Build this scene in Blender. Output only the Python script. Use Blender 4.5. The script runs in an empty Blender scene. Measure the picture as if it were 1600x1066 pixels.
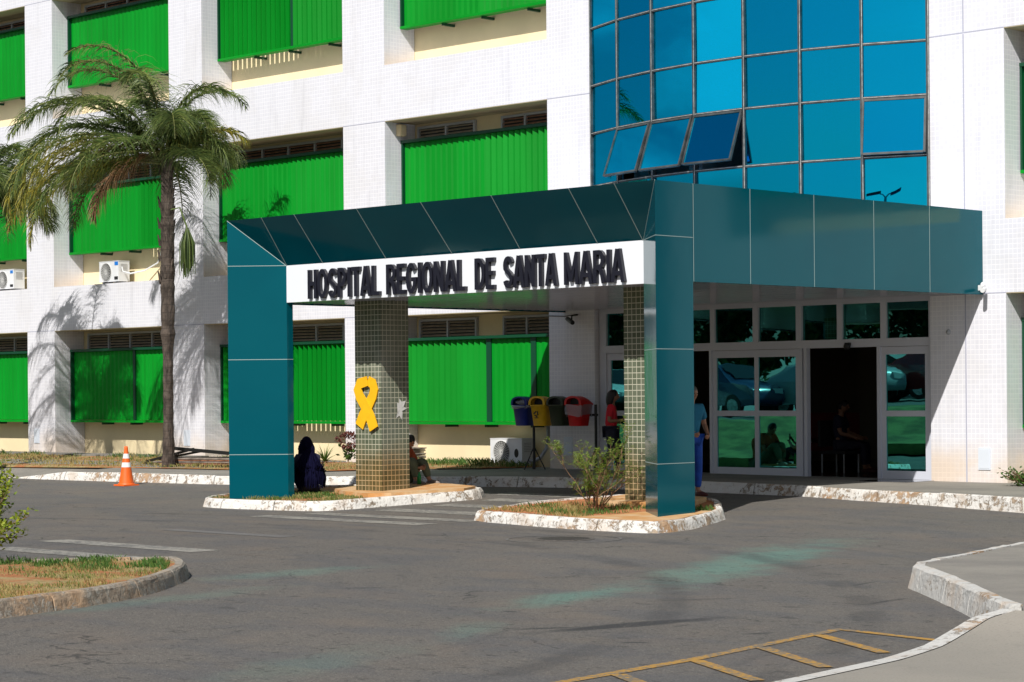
import bpy, bmesh, math, random
from mathutils import Vector, Matrix, noise
from mathutils.geometry import tessellate_polygon
PI = math.pi
R = math.radians
rnd = random.Random(7)
scene = bpy.context.scene
C = scene.collection

# ---------------------------------------------------------------- camera, sky, sun, exposure
cam = bpy.data.cameras.new('camera')
camo = bpy.data.objects.new('camera', cam); C.objects.link(camo)
cam.sensor_width = 36; cam.lens = 78.15; cam.shift_y = 0.0492
cam.clip_start = 0.1; cam.clip_end = 2000
camo.matrix_world = Matrix.Translation((0, 0, 1.6)) @ Matrix.Rotation(R(44.449), 4, 'Z') @ Matrix.Rotation(R(90), 4, 'X') @ Matrix.Rotation(-0.0088, 4, 'Z')
scene.camera = camo
SUN_DIR = Vector((0.485, -1.0, 1.0)).normalized()          # towards the sun
EL = math.asin(SUN_DIR.z); AZ = math.atan2(SUN_DIR.x, SUN_DIR.y)
w = bpy.data.worlds.new('World'); scene.world = w; w.use_nodes = True
nt = w.node_tree
sky = nt.nodes.new('ShaderNodeTexSky'); sky.sky_type = 'NISHITA'; sky.sun_disc = False
sky.sun_elevation = EL; sky.sun_rotation = AZ; sky.dust_density = 1.3; sky.ozone_density = 2.0
tc = nt.nodes.new('ShaderNodeTexCoord'); mp_ = nt.nodes.new('ShaderNodeMapping'); mp_.inputs['Scale'].default_value = (1, 1, 2.6); nt.links.new(tc.outputs['Generated'], mp_.inputs[0])
cn_ = nt.nodes.new('ShaderNodeTexNoise'); cn_.inputs['Scale'].default_value = 2.1; cn_.inputs['Detail'].default_value = 7; cn_.inputs['Roughness'].default_value = .55; nt.links.new(mp_.outputs[0], cn_.inputs['Vector'])
cr_ = nt.nodes.new('ShaderNodeMapRange'); cr_.interpolation_type = 'SMOOTHSTEP'; nt.links.new(cn_.outputs[0], cr_.inputs[0])
for i_, v_ in enumerate((.50, .72, 0, .8)): cr_.inputs[i_ + 1].default_value = v_
cm_ = nt.nodes.new('ShaderNodeMixRGB'); cm_.inputs[2].default_value = (13, 13.6, 14.5, 1); nt.links.new(cr_.outputs[0], cm_.inputs[0]); nt.links.new(sky.outputs[0], cm_.inputs[1])
nt.links.new(cm_.outputs[0], nt.nodes['Background'].inputs[0]); nt.nodes['Background'].inputs[1].default_value = 0.057
sd = bpy.data.lights.new('sun', 'SUN'); sd.energy = 4.8; sd.angle = R(0.5); sd.color = (1.0, 0.96, 0.90)
so = bpy.data.objects.new('sun', sd); C.objects.link(so)
so.rotation_euler = SUN_DIR.to_track_quat('Z', 'Y').to_euler()
scene.view_settings.view_transform = 'Standard'; scene.view_settings.look = 'None'
scene.view_settings.exposure = 0.07; scene.view_settings.gamma = 1.0
scene.render.engine = 'CYCLES'
scene.cycles.max_bounces = 7; scene.cycles.glossy_bounces = 4; scene.cycles.diffuse_bounces = 3; scene.cycles.transparent_max_bounces = 8
scene.cycles.sample_clamp_indirect = 6

# ---------------------------------------------------------------- levels of the ground
def zg(x, y):
    return -.15 + .2 * min(max((y - 21.5) / 6, 0), 1)
def zp(x, y):
    zw = .16 + min(max((-19 - x) * .006, 0), .09)
    s = .035 * min(max((-24 - x) / 6, 0), 1)
    return zw - s * max(28.5 - y, 0)

# ---------------------------------------------------------------- mesh builder
class MB:
    def __init__(s): s.v = []; s.f = []; s.m = []; s.sm = []
    def face(s, pts, m=0, smooth=False):
        n = len(s.v); s.v += [tuple(p) for p in pts]; s.f.append(tuple(range(n, n + len(pts)))); s.m.append(m); s.sm.append(smooth)
    def grid(s, rows, m=0, close=False, smooth=True):
        n = len(s.v); k = len(rows[0])
        for r in rows: s.v += [tuple(p) for p in r]
        for i in range(len(rows) - 1):
            for j in range(k if close else k - 1):
                a = n + i * k + j; b = n + i * k + (j + 1) % k
                s.f.append((a, b, b + k, a + k)); s.m.append(m); s.sm.append(smooth)
    def box(s, x0, x1, y0, y1, z0, z1, m=0):
        n = len(s.v)
        s.v += [(x, y, z) for z in (z0, z1) for y in (y0, y1) for x in (x0, x1)]
        for f in ((0, 2, 3, 1), (4, 5, 7, 6), (0, 1, 5, 4), (2, 6, 7, 3), (0, 4, 6, 2), (1, 3, 7, 5)):
            s.f.append(tuple(n + i for i in f)); s.m.append(m); s.sm.append(False)
    def obox(s, c, ax, ay, az, m=0):      # oriented box: centre, three half-axis vectors
        c, ax, ay, az = map(Vector, (c, ax, ay, az)); n = len(s.v)
        s.v += [tuple(c + i * ax + j * ay + k * az) for k in (-1, 1) for j in (-1, 1) for i in (-1, 1)]
        for f in ((0, 2, 3, 1), (4, 5, 7, 6), (0, 1, 5, 4), (2, 6, 7, 3), (0, 4, 6, 2), (1, 3, 7, 5)):
            s.f.append(tuple(n + i for i in f)); s.m.append(m); s.sm.append(False)
    def prism(s, poly, z0, z1, m=0, mt=None):   # poly in xy, z0/z1 numbers or functions
        f0 = z0 if callable(z0) else (lambda x, y: z0); f1 = z1 if callable(z1) else (lambda x, y: z1)
        k = len(poly); n = len(s.v)
        s.v += [(x, y, f0(x, y)) for x, y in poly] + [(x, y, f1(x, y)) for x, y in poly]
        area = sum(poly[i][0] * poly[(i + 1) % k][1] - poly[(i + 1) % k][0] * poly[i][1] for i in range(k))
        for i in range(k):
            j = (i + 1) % k; q = (n + i, n + j, n + k + j, n + k + i)
            s.f.append(q if area > 0 else q[::-1]); s.m.append(m); s.sm.append(False)
        for t in tessellate_polygon([[Vector((x, y, 0)) for x, y in poly]]):
            t = list(t)
            p = [poly[i] for i in t]
            if (p[1][0] - p[0][0]) * (p[2][1] - p[0][1]) - (p[2][0] - p[0][0]) * (p[1][1] - p[0][1]) < 0: t.reverse()
            s.f.append(tuple(n + k + i for i in t)); s.m.append(m if mt is None else mt); s.sm.append(False)
            s.f.append(tuple(n + i for i in reversed(t))); s.m.append(m); s.sm.append(False)
    def tube(s, pts, r, k=8, m=0, caps=True):
        pts = [Vector(p) for p in pts]; rows = []
        rr = r if isinstance(r, (list, tuple)) else [r] * len(pts)
        up = Vector((0.13, 0.21, 1)).normalized()
        for i, p in enumerate(pts):
            d = (pts[min(i + 1, len(pts) - 1)] - pts[max(i - 1, 0)]).normalized()
            a = d.cross(up)
            if a.length < .1: a = d.cross(Vector((1, 0, 0)))
            a.normalize(); b = a.cross(d)
            rows.append([p + (a * math.cos(2 * PI * j / k) + b * math.sin(2 * PI * j / k)) * rr[i] for j in range(k)])
        s.grid(rows, m, True)
        if caps:
            s.face(rows[0], m); s.face(rows[-1][::-1], m)
    def lathe(s, c, prof, k=24, m=0):
        s.grid([[(c[0] + r * math.cos(2 * PI * j / k), c[1] + r * math.sin(2 * PI * j / k), c[2] + z) for j in range(k)] for r, z in prof], m, True)
    def ball(s, c, r, k=14, m=0, f=None):
        rows = []
        for i in range(k // 2 + 1):
            a = PI * i / (k // 2)
            rows.append([])
            for j in range(k):
                b = 2 * PI * j / k
                d = Vector((math.sin(a) * math.cos(b), math.sin(a) * math.sin(b), math.cos(a)))
                q = Vector((d.x * r[0], d.y * r[1], d.z * r[2]))
                if f: q = f(q, d)
                rows[-1].append(Vector(c) + q)
        s.grid(rows, m, True)
    def add(s, o, off=(0, 0, 0)):
        n = len(s.v); s.v += [(p[0] + off[0], p[1] + off[1], p[2] + off[2]) for p in o.v]
        s.f += [tuple(i + n for i in f) for f in o.f]; s.m += o.m; s.sm += o.sm
    def build(s, name, mats, parent=None):
        me = bpy.data.meshes.new(name); me.from_pydata(s.v, [], s.f)
        if not isinstance(mats, (list, tuple)): mats = [mats]
        for x in mats: me.materials.append(x)
        me.polygons.foreach_set('material_index', s.m); me.polygons.foreach_set('use_smooth', s.sm); me.update()
        return link(me, name, parent)

def link(me, name, parent=None):
    o = bpy.data.objects.new(name, me); C.objects.link(o)
    if parent:
        base = Vector((0, 0, 0)); p = parent
        while p: base += Vector(p.location); p = p.parent
        me.transform(Matrix.Translation(-base)); o.parent = parent
    return o
def tag(o, label=None, cat=None, group=None, kind=None):
    if label: o['label'] = label
    if cat: o['category'] = cat
    if group: o['group'] = group
    if kind: o['kind'] = kind
    return o
def thing(name, loc, label, cat, group=None):
    o = bpy.data.objects.new(name, None); o.empty_display_size = .2; C.objects.link(o); o.location = loc
    return tag(o, label, cat, group)
def copy_tree(o, parent=None):
    c = o.copy(); C.objects.link(c)
    if parent: c.parent = parent
    for ch in list(o.children): copy_tree(ch, c)
    return c

# ---------------------------------------------------------------- materials
class NT:
    def __init__(s, name):
        s.m = bpy.data.materials.new(name); s.m.use_nodes = True; s.t = s.m.node_tree
        s.b = s.t.nodes['Principled BSDF']; s.out = s.t.nodes['Material Output']
    def n(s, typ, **kw):
        x = s.t.nodes.new('ShaderNode' + typ)
        for k, v in kw.items(): setattr(x, k, v)
        return x
    def l(s, a, b): s.t.links.new(a, b)
    def val(s, sock, v):
        if hasattr(v, 'is_linked') or isinstance(v, bpy.types.NodeSocket): s.l(v, sock)
        else: sock.default_value = v
    def math(s, op, a, b=0.0, c=0.0, clamp=False):
        x = s.n('Math', operation=op, use_clamp=clamp)
        for i, v in enumerate((a, b, c)): s.val(x.inputs[i], v)
        return x.outputs[0]
    def pos(s): return s.n('NewGeometry').outputs['Position']
    def sep(s, v):
        x = s.n('SeparateXYZ'); s.l(v, x.inputs[0]); return x.outputs
    def comb(s, a, b, c=0.0):
        x = s.n('CombineXYZ')
        for i, v in enumerate((a, b, c)): s.val(x.inputs[i], v)
        return x.outputs[0]
    def noise(s, scale, detail=4, rough=.55, vec=None, stretch=None, out=0, dist=0.0):
        x = s.n('TexNoise'); x.inputs['Scale'].default_value = scale; x.inputs['Detail'].default_value = detail; x.inputs['Roughness'].default_value = rough
        x.inputs['Distortion'].default_value = dist
        v = vec if vec is not None else s.pos()
        if stretch:
            mp = s.n('Mapping'); mp.inputs['Scale'].default_value = stretch; s.l(v, mp.inputs[0]); v = mp.outputs[0]
        s.l(v, x.inputs['Vector']); return x.outputs[out]
    def ramp(s, f, lo, hi, a=0.0, b=1.0):
        x = s.n('MapRange', interpolation_type='SMOOTHSTEP'); s.val(x.inputs[0], f)
        for i, v in enumerate((lo, hi, a, b)): x.inputs[i + 1].default_value = v
        return x.outputs[0]
    def mix(s, f, a, b, typ='MIX'):
        x = s.n('MixRGB', blend_type=typ); s.val(x.inputs[0], f)
        for i, v in ((1, a), (2, b)): s.val(x.inputs[i], v if not isinstance(v, tuple) else (*v[:3], 1))
        return x.outputs[0]
    def set(s, **kw):
        for k, v in kw.items():
            sock = s.b.inputs[k.replace('_', ' ')]
            if isinstance(v, tuple) and len(v) == 3: v = (*v, 1)
            s.val(sock, v)
        return s
    def bump(s, h, strength=.3, dist=.01):
        x = s.n('Bump'); x.inputs['Strength'].default_value = strength; x.inputs['Distance'].default_value = dist; s.l(h, x.inputs['Height'])
        s.l(x.outputs[0], s.b.inputs['Normal']); return s
    def ellipse(s, cx, cy, ax, ay, rot, soft=.35, wob=None):
        mp = s.n('Mapping', vector_type='TEXTURE'); s.l(s.pos(), mp.inputs[0])
        mp.inputs['Location'].default_value = (cx, cy, 0); mp.inputs['Rotation'].default_value = (0, 0, R(rot)); mp.inputs['Scale'].default_value = (ax, ay, 1000)
        x = s.n('VectorMath', operation='LENGTH'); s.l(mp.outputs[0], x.inputs[0]); d = x.outputs['Value']
        if wob is not None: d = s.math('ADD', d, wob)
        return s.ramp(d, 1.0, 1.0 - soft, 0.0, 1.0)
def plain(name, col, rough=.6, metal=0.0, vary=.0, scale=8, bump=0.0, spec=.5, coat=0.0):
    t = NT(name); t.set(Roughness=rough, Metallic=metal); t.b.inputs['Specular IOR Level'].default_value = spec
    t.b.inputs['Coat Weight'].default_value = coat
    if vary:
        nz = t.noise(scale); f = t.ramp(nz, .3, .7)
        t.set(Base_Color=t.mix(f, tuple(c * (1 - vary) for c in col), tuple(min(1, c * (1 + vary)) for c in col)))
        if bump: t.bump(t.noise(scale * 4), bump, .01)
    else: t.set(Base_Color=col)
    return t.m

def tile_mat(name, c1, c2, grout, rough, size=.075, mortar=.0065, dirt=(.62, .33, .13), dlo=.25, dhi=.95, damt=.75, ledge=True):
    t = NT(name); g = t.n('NewGeometry'); P = t.sep(g.outputs['Position']); N = t.sep(g.outputs['Normal'])
    ax = t.math('ABSOLUTE', N[0]); side = t.math('GREATER_THAN', ax, .5)
    u = t.math('ADD', t.math('MULTIPLY', P[0], t.math('SUBTRACT', 1.0, side)), t.math('MULTIPLY', P[1], side))
    vec = t.comb(u, P[2])
    b = t.n('TexBrick'); b.offset = 0; b.squash = 1
    b.inputs['Scale'].default_value = 1; b.inputs['Brick Width'].default_value = size; b.inputs['Row Height'].default_value = size
    b.inputs['Mortar Size'].default_value = mortar; b.inputs['Mortar Smooth'].default_value = .3; b.inputs['Bias'].default_value = 0
    b.inputs['Color1'].default_value = (*c1, 1); b.inputs['Color2'].default_value = (*c2, 1); b.inputs['Mortar'].default_value = (*grout, 1)
    t.l(vec, b.inputs['Vector'])
    col = b.outputs['Color']
    n1 = t.noise(1.3, 5, .6); n2 = t.noise(5, 4, .6, stretch=(1, 1, .12))
    col = t.mix(t.ramp(n2, .5, .8, 0, .45), col, tuple(c * .72 for c in c1)); col = t.mix(t.ramp(t.noise(.8, 4, .6), .5, .62, 0, .12), col, (.55, .52, .46))
    # splashed red earth near the ground, a band with a ragged edge
    h = t.math('ADD', P[2], t.math('MULTIPLY', n1, -.5))
    d = t.math('MULTIPLY', t.ramp(h, dlo + .35, dlo - .3), damt)
    d = t.math('MULTIPLY', d, t.ramp(n1, .2, .65, .35, 1))
    col = t.mix(d, col, dirt, 'MULTIPLY' if name == 'pillar_tile' else 'MIX')
    if ledge:
        for z0 in (4.08, 7.93):
            e = t.math('MULTIPLY', t.ramp(t.math('ADD', P[2], t.math('MULTIPLY', n1, -.3)), z0 + .35, z0 - .2), t.math('GREATER_THAN', P[2], z0 - .01))
            e = t.math('MULTIPLY', t.math('MULTIPLY', e, side), .55)
            col = t.mix(e, col, dirt)
    t.set(Base_Color=col, Roughness=t.mix(b.outputs['Fac'], (rough,) * 3, (.8,) * 3))
    t.bump(t.math('ADD', t.math('SUBTRACT', 1.0, b.outputs['Fac']), t.math('MULTIPLY', t.noise(40, 2), .35)), .35, .003)
    return t.m
M = {}
M['tile'] = tile_mat('white_tile', (.735, .74, .80), (.70, .705, .765), (.82, .82, .86), .28, dirt=(.70, .52, .33), dlo=.32, damt=.6)
M['ptile'] = tile_mat('pillar_tile', (.095, .115, .075), (.14, .16, .11), (.50, .49, .38), .10, size=.08, mortar=.0055, dirt=(1.0, .62, .32), dlo=.35, damt=.9, ledge=False)
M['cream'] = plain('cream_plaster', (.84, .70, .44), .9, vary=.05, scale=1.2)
M['soffit'] = plain('shaded_cream_soffit', (.50, .42, .27), .9, vary=.06, scale=2)  # wall cream darkened, the shade under the beams put into the colour
def green_paint():
    t = NT('green_slat_paint'); n = t.noise(1.1, 3, .5, stretch=(1, 1, .35)); f = t.ramp(n, .3, .7)
    gi = t.n('NewGeometry'); f = t.math('ADD', t.math('MULTIPLY', f, .6), t.math('MULTIPLY', gi.outputs['Random Per Island'], .4)); t.set(Base_Color=t.mix(f, (.0, .205, .011), (.0, .275, .018)), Roughness=.5, Specular_IOR_Level=.18); return t.m
M['slat'] = green_paint()
M['dkgreen'] = plain('dark_green_rail', (.0, .055, .022), .45)
M['joint'] = plain('tile_joint', (.42, .43, .52), .8)
M['louvre'] = plain('louvre_metal', (.42, .35, .27), .5, vary=.15, scale=9)
M['louvre_red'] = plain('rusty_louvre_metal', (.36, .19, .13), .55, vary=.2, scale=9)
M['alu'] = plain('grey_aluminium', (.45, .47, .50), .4, .0)
M['white_alu'] = plain('white_aluminium', (.60, .62, .70), .35)
M['dkframe'] = plain('dark_curtain_frame', (.05, .055, .055), .4, .0, vary=.4, scale=5)
M['bright_edge'] = plain('bare_aluminium_edge', (.55, .56, .54), .35, .3, vary=.3, scale=14)
def acm(name, a, b, rough):
    t = NT(name); n = t.noise(.5, 3); t.set(Base_Color=t.mix(t.ramp(n, .3, .7), a, b), Roughness=rough)
    t.b.inputs['Specular IOR Level'].default_value = .32; t.b.inputs['Specular Tint'].default_value = (.35, 1, 1, 1)
    t.bump(t.noise(1.6, 2), .10, .02); return t.m
M['teal'] = acm('teal_cladding', (.0, .068, .097), (.0, .078, .107), .10)
M['seam'] = plain('pale_cladding_seam', (.34, .44, .43), .6)
M['signwhite'] = plain('white_sign_panel', (.80, .83, .88), .22, coat=.3)
M['letter'] = plain('black_letter', (.010, .010, .018), .4)
def streaky():
    t = NT('polished_metal_ceiling'); t.set(Base_Color=(.62, .64, .62), Metallic=1.0, Roughness=.035)
    h = t.math('ADD', t.noise(1.6, 3, .6, stretch=(.35, 5.0, 1)), t.math('MULTIPLY', t.noise(9, 2, stretch=(.2, 3.0, 1)), .3)); t.bump(h, .16, .05); return t.m
M['ceiling'] = streaky()
def glass(name, refl, trans, fac, wave=.02, scale=1.2, rough=.005):
    t = NT(name); g = t.n('BsdfGlossy'); g.inputs['Color'].default_value = (*refl, 1); g.inputs['Roughness'].default_value = rough
    tr = t.n('BsdfTransparent'); tr.inputs['Color'].default_value = (*trans, 1)
    mx = t.n('MixShader'); mx.inputs[0].default_value = fac; t.l(tr.outputs[0], mx.inputs[1]); t.l(g.outputs[0], mx.inputs[2]); t.l(mx.outputs[0], t.out.inputs[0])
    b = t.n('Bump'); b.inputs['Strength'].default_value = wave; b.inputs['Distance'].default_value = .05; t.l(t.noise(scale, 2), b.inputs['Height']); t.l(b.outputs[0], g.inputs['Normal'])
    return t.m
M['blueglass'] = glass('blue_mirror_glass', (.004, .66, 1.0), (.02, .62, .85), .76, .05, .7)
M['doorglass'] = glass('dark_green_glass', (.12, .62, .60), (.05, .16, .15), .64, .018, 1.3)
M['clearglass'] = glass('transom_glass', (.10, .42, .38), (.05, .14, .13), .55, .02, 1.3)
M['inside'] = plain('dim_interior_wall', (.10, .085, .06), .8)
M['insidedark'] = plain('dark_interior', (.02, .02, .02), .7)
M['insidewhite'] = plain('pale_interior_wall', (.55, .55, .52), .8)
M['polished'] = plain('polished_stone_floor', (.09, .085, .075), .10, coat=.5)

def asphalt():
    t = NT('asphalt'); P = t.sep(t.pos())
    fine = t.noise(70, 3, .7); mid = t.noise(7, 4, .6); big = t.noise(.35, 4, .55)
    c = t.mix(t.ramp(big, .35, .65), (.128, .120, .112), (.144, .134, .123))
    c = t.mix(t.ramp(fine, .45, .72, 0, .7), c, (.27, .25, .22)); c = t.mix(t.ramp(t.noise(38, 3, .7), .52, .7, 0, .6), c, (.055, .052, .050))
    c = t.mix(t.ramp(mid, .55, .75, 0, .25), c, (.085, .082, .082))
    # bluish grey older surface to the left, brown dust in front
    c = t.mix(t.math('MULTIPLY', t.ramp(t.noise(.6, 3, stretch=(1, 2.2, 1)), .45, .62), .35), c, (.085, .095, .115))
    c = t.mix(t.math('MULTIPLY', t.ramp(t.noise(.9, 3), .5, .7), .35), c, (.19, .155, .125))
    wob = t.math('MULTIPLY', t.math('SUBTRACT', t.noise(2.2, 5, .65), .5), 1.5)
    teal = None
    for e, k in (((-14.1, 17.8, 4.6, .75, 112), .66), ((-12.9, 13.9, 1.7, .42, 105), .6), ((-11.6, 11.35, .9, .30, 125), .30), ((-16.7, 13.9, 1.6, .5, 93), .34), ((-15.4, 11.4, 2.2, .35, 100), .25), ((-11.0, 9.4, 1.6, .5, 110), .2)):
        m = t.math('MULTIPLY', t.ellipse(*e, soft=.95, wob=wob), k); teal = m if teal is None else t.math('MAXIMUM', teal, m)
    teal = t.math('MULTIPLY', teal, t.ramp(fine, .3, .6, .55, 1))
    c = t.mix(t.math('MULTIPLY', teal, .95), c, (.13, .30, .25))
    oil = None
    for e, k in (((-11.0, 12.4, 1.15, .17, 78), .95), ((-11.3, 11.9, .35, .07, 60), .8), ((-12.4, 12.6, .1, .06, 0), .8), ((-10.2, 11.6, .12, .05, 40), .8), ((-9.9, 12.6, .16, .06, 70), .7), ((-10.6, 15.2, .4, .05, 95), .8), ((-14.9, 13.3, .3, .05, 50), .6), ((-10.9, 14.3, .12, .07, 20), .6), ((-11.7, 16.4, .35, .04, 100), .7), ((-10.4, 13.6, .1, .06, 0), .6), ((-11.9, 14.3, .6, .08, 60), .35), ((-18.2, 19.2, .6, .5, 0), .3)):
        m = t.math('MULTIPLY', t.ellipse(*e, soft=.5, wob=t.math('MULTIPLY', wob, .7)), k); oil = m if oil is None else t.math('MAXIMUM', oil, m)
    spots = t.ramp(t.noise(3.4, 2, .4, stretch=(1, 1.7, 1)), .70, .76, 0, .45)
    c = t.mix(t.math('MAXIMUM', oil, spots), c, (.05, .05, .052))
    c = t.mix(t.ramp(t.noise(10, 2, .4, stretch=(1, 1.5, 1)), .66, .70, 0, .55), c, (.055, .053, .052)); c = t.mix(t.ramp(t.noise(26, 2, .5), .66, .72, 0, .5), c, (.30, .28, .25)); c = t.mix(t.ramp(t.noise(24, 3, .6), .62, .7, 0, .55), c, (.05, .048, .047))
    # long faint tyre sweep
    ring = t.n('Mapping', vector_type='TEXTURE'); t.l(t.pos(), ring.inputs[0]); ring.inputs['Location'].default_value = (-22, 6, 0); ring.inputs['Scale'].default_value = (1, 1, 1e5)
    ln = t.n('VectorMath', operation='LENGTH'); t.l(ring.outputs[0], ln.inputs[0])
    for rad in (12.9, 14.45):
        d = t.math('ABSOLUTE', t.math('SUBTRACT', ln.outputs['Value'], rad)); c = t.mix(t.math('MULTIPLY', t.ramp(d, .22, .05, 0, .42), t.ramp(t.noise(1.1, 3), .4, .6)), c, (.055, .055, .058))
    pp = t.n('VectorMath', operation='SUBTRACT'); t.l(t.pos(), pp.inputs[0]); pp.inputs[1].default_value = (-22, 6, 0); q = t.sep(pp.outputs[0])
    sw = t.noise(1, 4, .65, vec=t.comb(t.math('MULTIPLY', ln.outputs['Value'], 4.5), t.math('MULTIPLY', t.math('ARCTAN2', q[1], q[0]), 3.5)))
    c = t.mix(t.ramp(sw, .52, .72, 0, .3), c, (.078, .078, .080)); c = t.mix(t.ramp(sw, .46, .28, 0, .25), c, (.19, .17, .148))
    # cracks
    v = t.n('TexVoronoi', feature='DISTANCE_TO_EDGE'); v.inputs['Scale'].default_value = .42
    wv = t.n('VectorMath', operation='ADD'); t.l(t.pos(), wv.inputs[0]); t.l(t.noise(1.5, 4, out=1), wv.inputs[1]); t.l(wv.outputs[0], v.inputs['Vector'])
    c = t.mix(t.math('MULTIPLY', t.ramp(v.outputs['Distance'], .008, .002), t.ramp(t.noise(.5), .48, .6, 0, .7)), c, (.04, .04, .04))
    c = t.mix(1.0, c, (1.04, 1.02, .99), 'MULTIPLY')
    t.set(Base_Color=c, Roughness=.85); t.b.inputs['Specular IOR Level'].default_value = .3
    t.bump(t.math('ADD', t.noise(34, 4, .75), t.math('MULTIPLY', mid, .8)), .9, .022); return t.m
M['asphalt'] = asphalt()
def concrete(name, a, b, scale=1.2):
    t = NT(name); c = t.mix(t.ramp(t.noise(scale, 5, .6), .3, .7), a, b); c = t.mix(t.ramp(t.noise(60, 3), .5, .75, 0, .5), c, tuple(x * .6 for x in a))
    c = t.mix(t.ramp(t.noise(2.5, 4, .7), .6, .8, 0, .4), c, tuple(x * .55 for x in a))
    t.set(Base_Color=c, Roughness=.9).bump(t.noise(50, 4), .4, .01); return t.m
M['pave'] = concrete('worn_pavement', (.20, .185, .165), (.27, .25, .215))
M['lightpave'] = concrete('pale_pavement', (.27, .25, .215), (.33, .30, .255), .7)
def kerbm(name, paint, amount, earth=.5):
    t = NT(name); n = t.noise(9, 7, .78, dist=.6); n2 = t.noise(1.1, 3); n3 = t.noise(45, 4, .7)
    base = t.mix(t.ramp(t.noise(14, 5), .35, .7), (.20, .16, .12), (.40, .33, .25))
    base = t.mix(t.ramp(n2, .5, .7, 0, earth), base, (.55, .30, .13))
    m = t.ramp(t.math('ADD', t.math('ADD', n, t.math('MULTIPLY', n2, .45)), t.math('MULTIPLY', n3, .12)), amount, amount + .07)
    c = t.mix(m, paint, base); c = t.mix(t.ramp(t.noise(3, 4), .45, .75, 0, .5), c, (.50, .36, .24)); c = t.mix(t.ramp(n3, .56, .72, 0, .5), c, (.28, .22, .17))
    t.set(Base_Color=c, Roughness=.9).bump(t.math('ADD', t.noise(25, 4), t.math('MULTIPLY', m, -.25)), .8, .02); return t.m
M['kerb'] = kerbm('white_painted_kerb', (.72, .70, .66), .80)
M['kerbdull'] = kerbm('bare_concrete_kerb', (.34, .31, .26), .74, .7)
M['kerbgrey'] = kerbm('grey_stained_kerb', (.56, .55, .52), .84)
def worn(name, col, under, th, sc=16):
    t = NT(name); n = t.math('ADD', t.noise(sc, 5, .75), t.math('MULTIPLY', t.noise(1.7, 3), .5))
    m = t.ramp(n, th, th + .12); c = t.mix(m, col, under); t.set(Base_Color=c, Roughness=.85).bump(t.noise(70, 3), .4, .008); return t.m
M['zebra'] = worn('faded_white_road_paint', (.29, .275, .24), (.15, .145, .135), .70)
M['zebrafaint'] = worn('almost_worn_off_road_paint', (.165, .16, .15), (.14, .135, .13), .66)
M['yellowpaint'] = worn('faded_yellow_road_paint', (.42, .23, .04), (.17, .145, .11), .70, 22)
def soil():
    t = NT('dry_grass_and_red_soil'); n = t.noise(2.2, 5, .65); n2 = t.noise(9, 5, .7)
    c = t.mix(t.ramp(n, .42, .6), (.40, .14, .05), (.36, .27, .12)); c = t.mix(t.ramp(n2, .48, .7, 0, .8), c, (.14, .15, .045))
    c = t.mix(t.ramp(t.noise(50, 3), .5, .7, 0, .5), c, (.10, .07, .03)); t.set(Base_Color=c, Roughness=1.0).bump(n2, .8, .03); return t.m
M['soil'] = soil()
M['redsoil'] = plain('red_earth', (.42, .16, .06), 1.0, vary=.3, scale=9, bump=.6)
def orange_concrete():
    t = NT('earth_stained_concrete'); c = t.mix(t.ramp(t.noise(3, 5), .35, .7), (.55, .27, .09), (.62, .44, .25)); t.set(Base_Color=c, Roughness=.9).bump(t.noise(30, 4), .5, .01); return t.m
M['stained'] = orange_concrete()
def leafm(name, cols, rough=.5, trans=.25):
    t = NT(name); g = t.n('NewGeometry'); r = t.n('ValToRGB'); e = r.color_ramp.elements
    e[0].color = (*cols[0], 1); e[1].color = (*cols[-1], 1)
    for i, c in enumerate(cols[1:-1]): x = e.new((i + 1) / (len(cols) - 1)); x.color = (*c, 1)
    t.l(g.outputs['Random Per Island'], r.inputs[0])
    t.set(Base_Color=r.outputs[0], Roughness=rough)
    tl = t.n('BsdfTranslucent'); t.l(r.outputs[0], tl.inputs[0]); mx = t.n('MixShader'); mx.inputs[0].default_value = trans
    t.l(t.b.outputs[0], mx.inputs[1]); t.l(tl.outputs[0], mx.inputs[2]); t.l(mx.outputs[0], t.out.inputs[0]); return t.m
M['palm'] = leafm('palm_leaf_green', [(.045, .080, .022), (.085, .135, .032), (.14, .20, .045), (.22, .26, .07)])
M['palmyellow'] = leafm('palm_leaf_yellowing', [(.10, .12, .02), (.24, .24, .035), (.38, .31, .04), (.12, .14, .03)])
M['palmdead'] = leafm('palm_leaf_dead', [(.20, .11, .05), (.32, .18, .09), (.14, .08, .04)])
M['rachis'] = plain('palm_rib', (.16, .17, .05), .6)
def bark():
    t = NT('palm_bark'); P = t.sep(t.pos()); rings = t.math('FRACT', t.math('MULTIPLY', t.math('ADD', P[2], t.math('MULTIPLY', t.noise(3), .08)), 6.5))
    c = t.mix(t.ramp(t.noise(12, 5, .7, stretch=(1, 1, .35)), .3, .7), (.035, .027, .022), (.13, .10, .08)); c = t.mix(t.ramp(rings, .18, .02, 0, .7), c, (.04, .03, .025))
    t.set(Base_Color=c, Roughness=.95).bump(t.math('ADD', t.noise(18, 5, stretch=(1, 1, .4)), rings), .9, .03); return t.m
M['bark'] = bark()
M['grassleaf'] = leafm('grass_blade', [(.07, .13, .02), (.13, .19, .03), (.34, .29, .10), (.42, .34, .15), (.10, .16, .03)], .8, .3)
M['grassgreen'] = leafm('green_grass_blade', [(.03, .09, .012), (.06, .15, .02), (.11, .20, .03), (.05, .12, .02)], .7, .3)
M['grassdry'] = leafm('dry_grass_blade', [(.45, .33, .13), (.36, .27, .09), (.20, .19, .05), (.48, .38, .18)], .8, .3)
M['shrubleaf'] = leafm('small_yellow_green_leaf', [(.10, .19, .02), (.17, .27, .035), (.26, .34, .05), (.07, .13, .02)], .6, .35)
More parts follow.
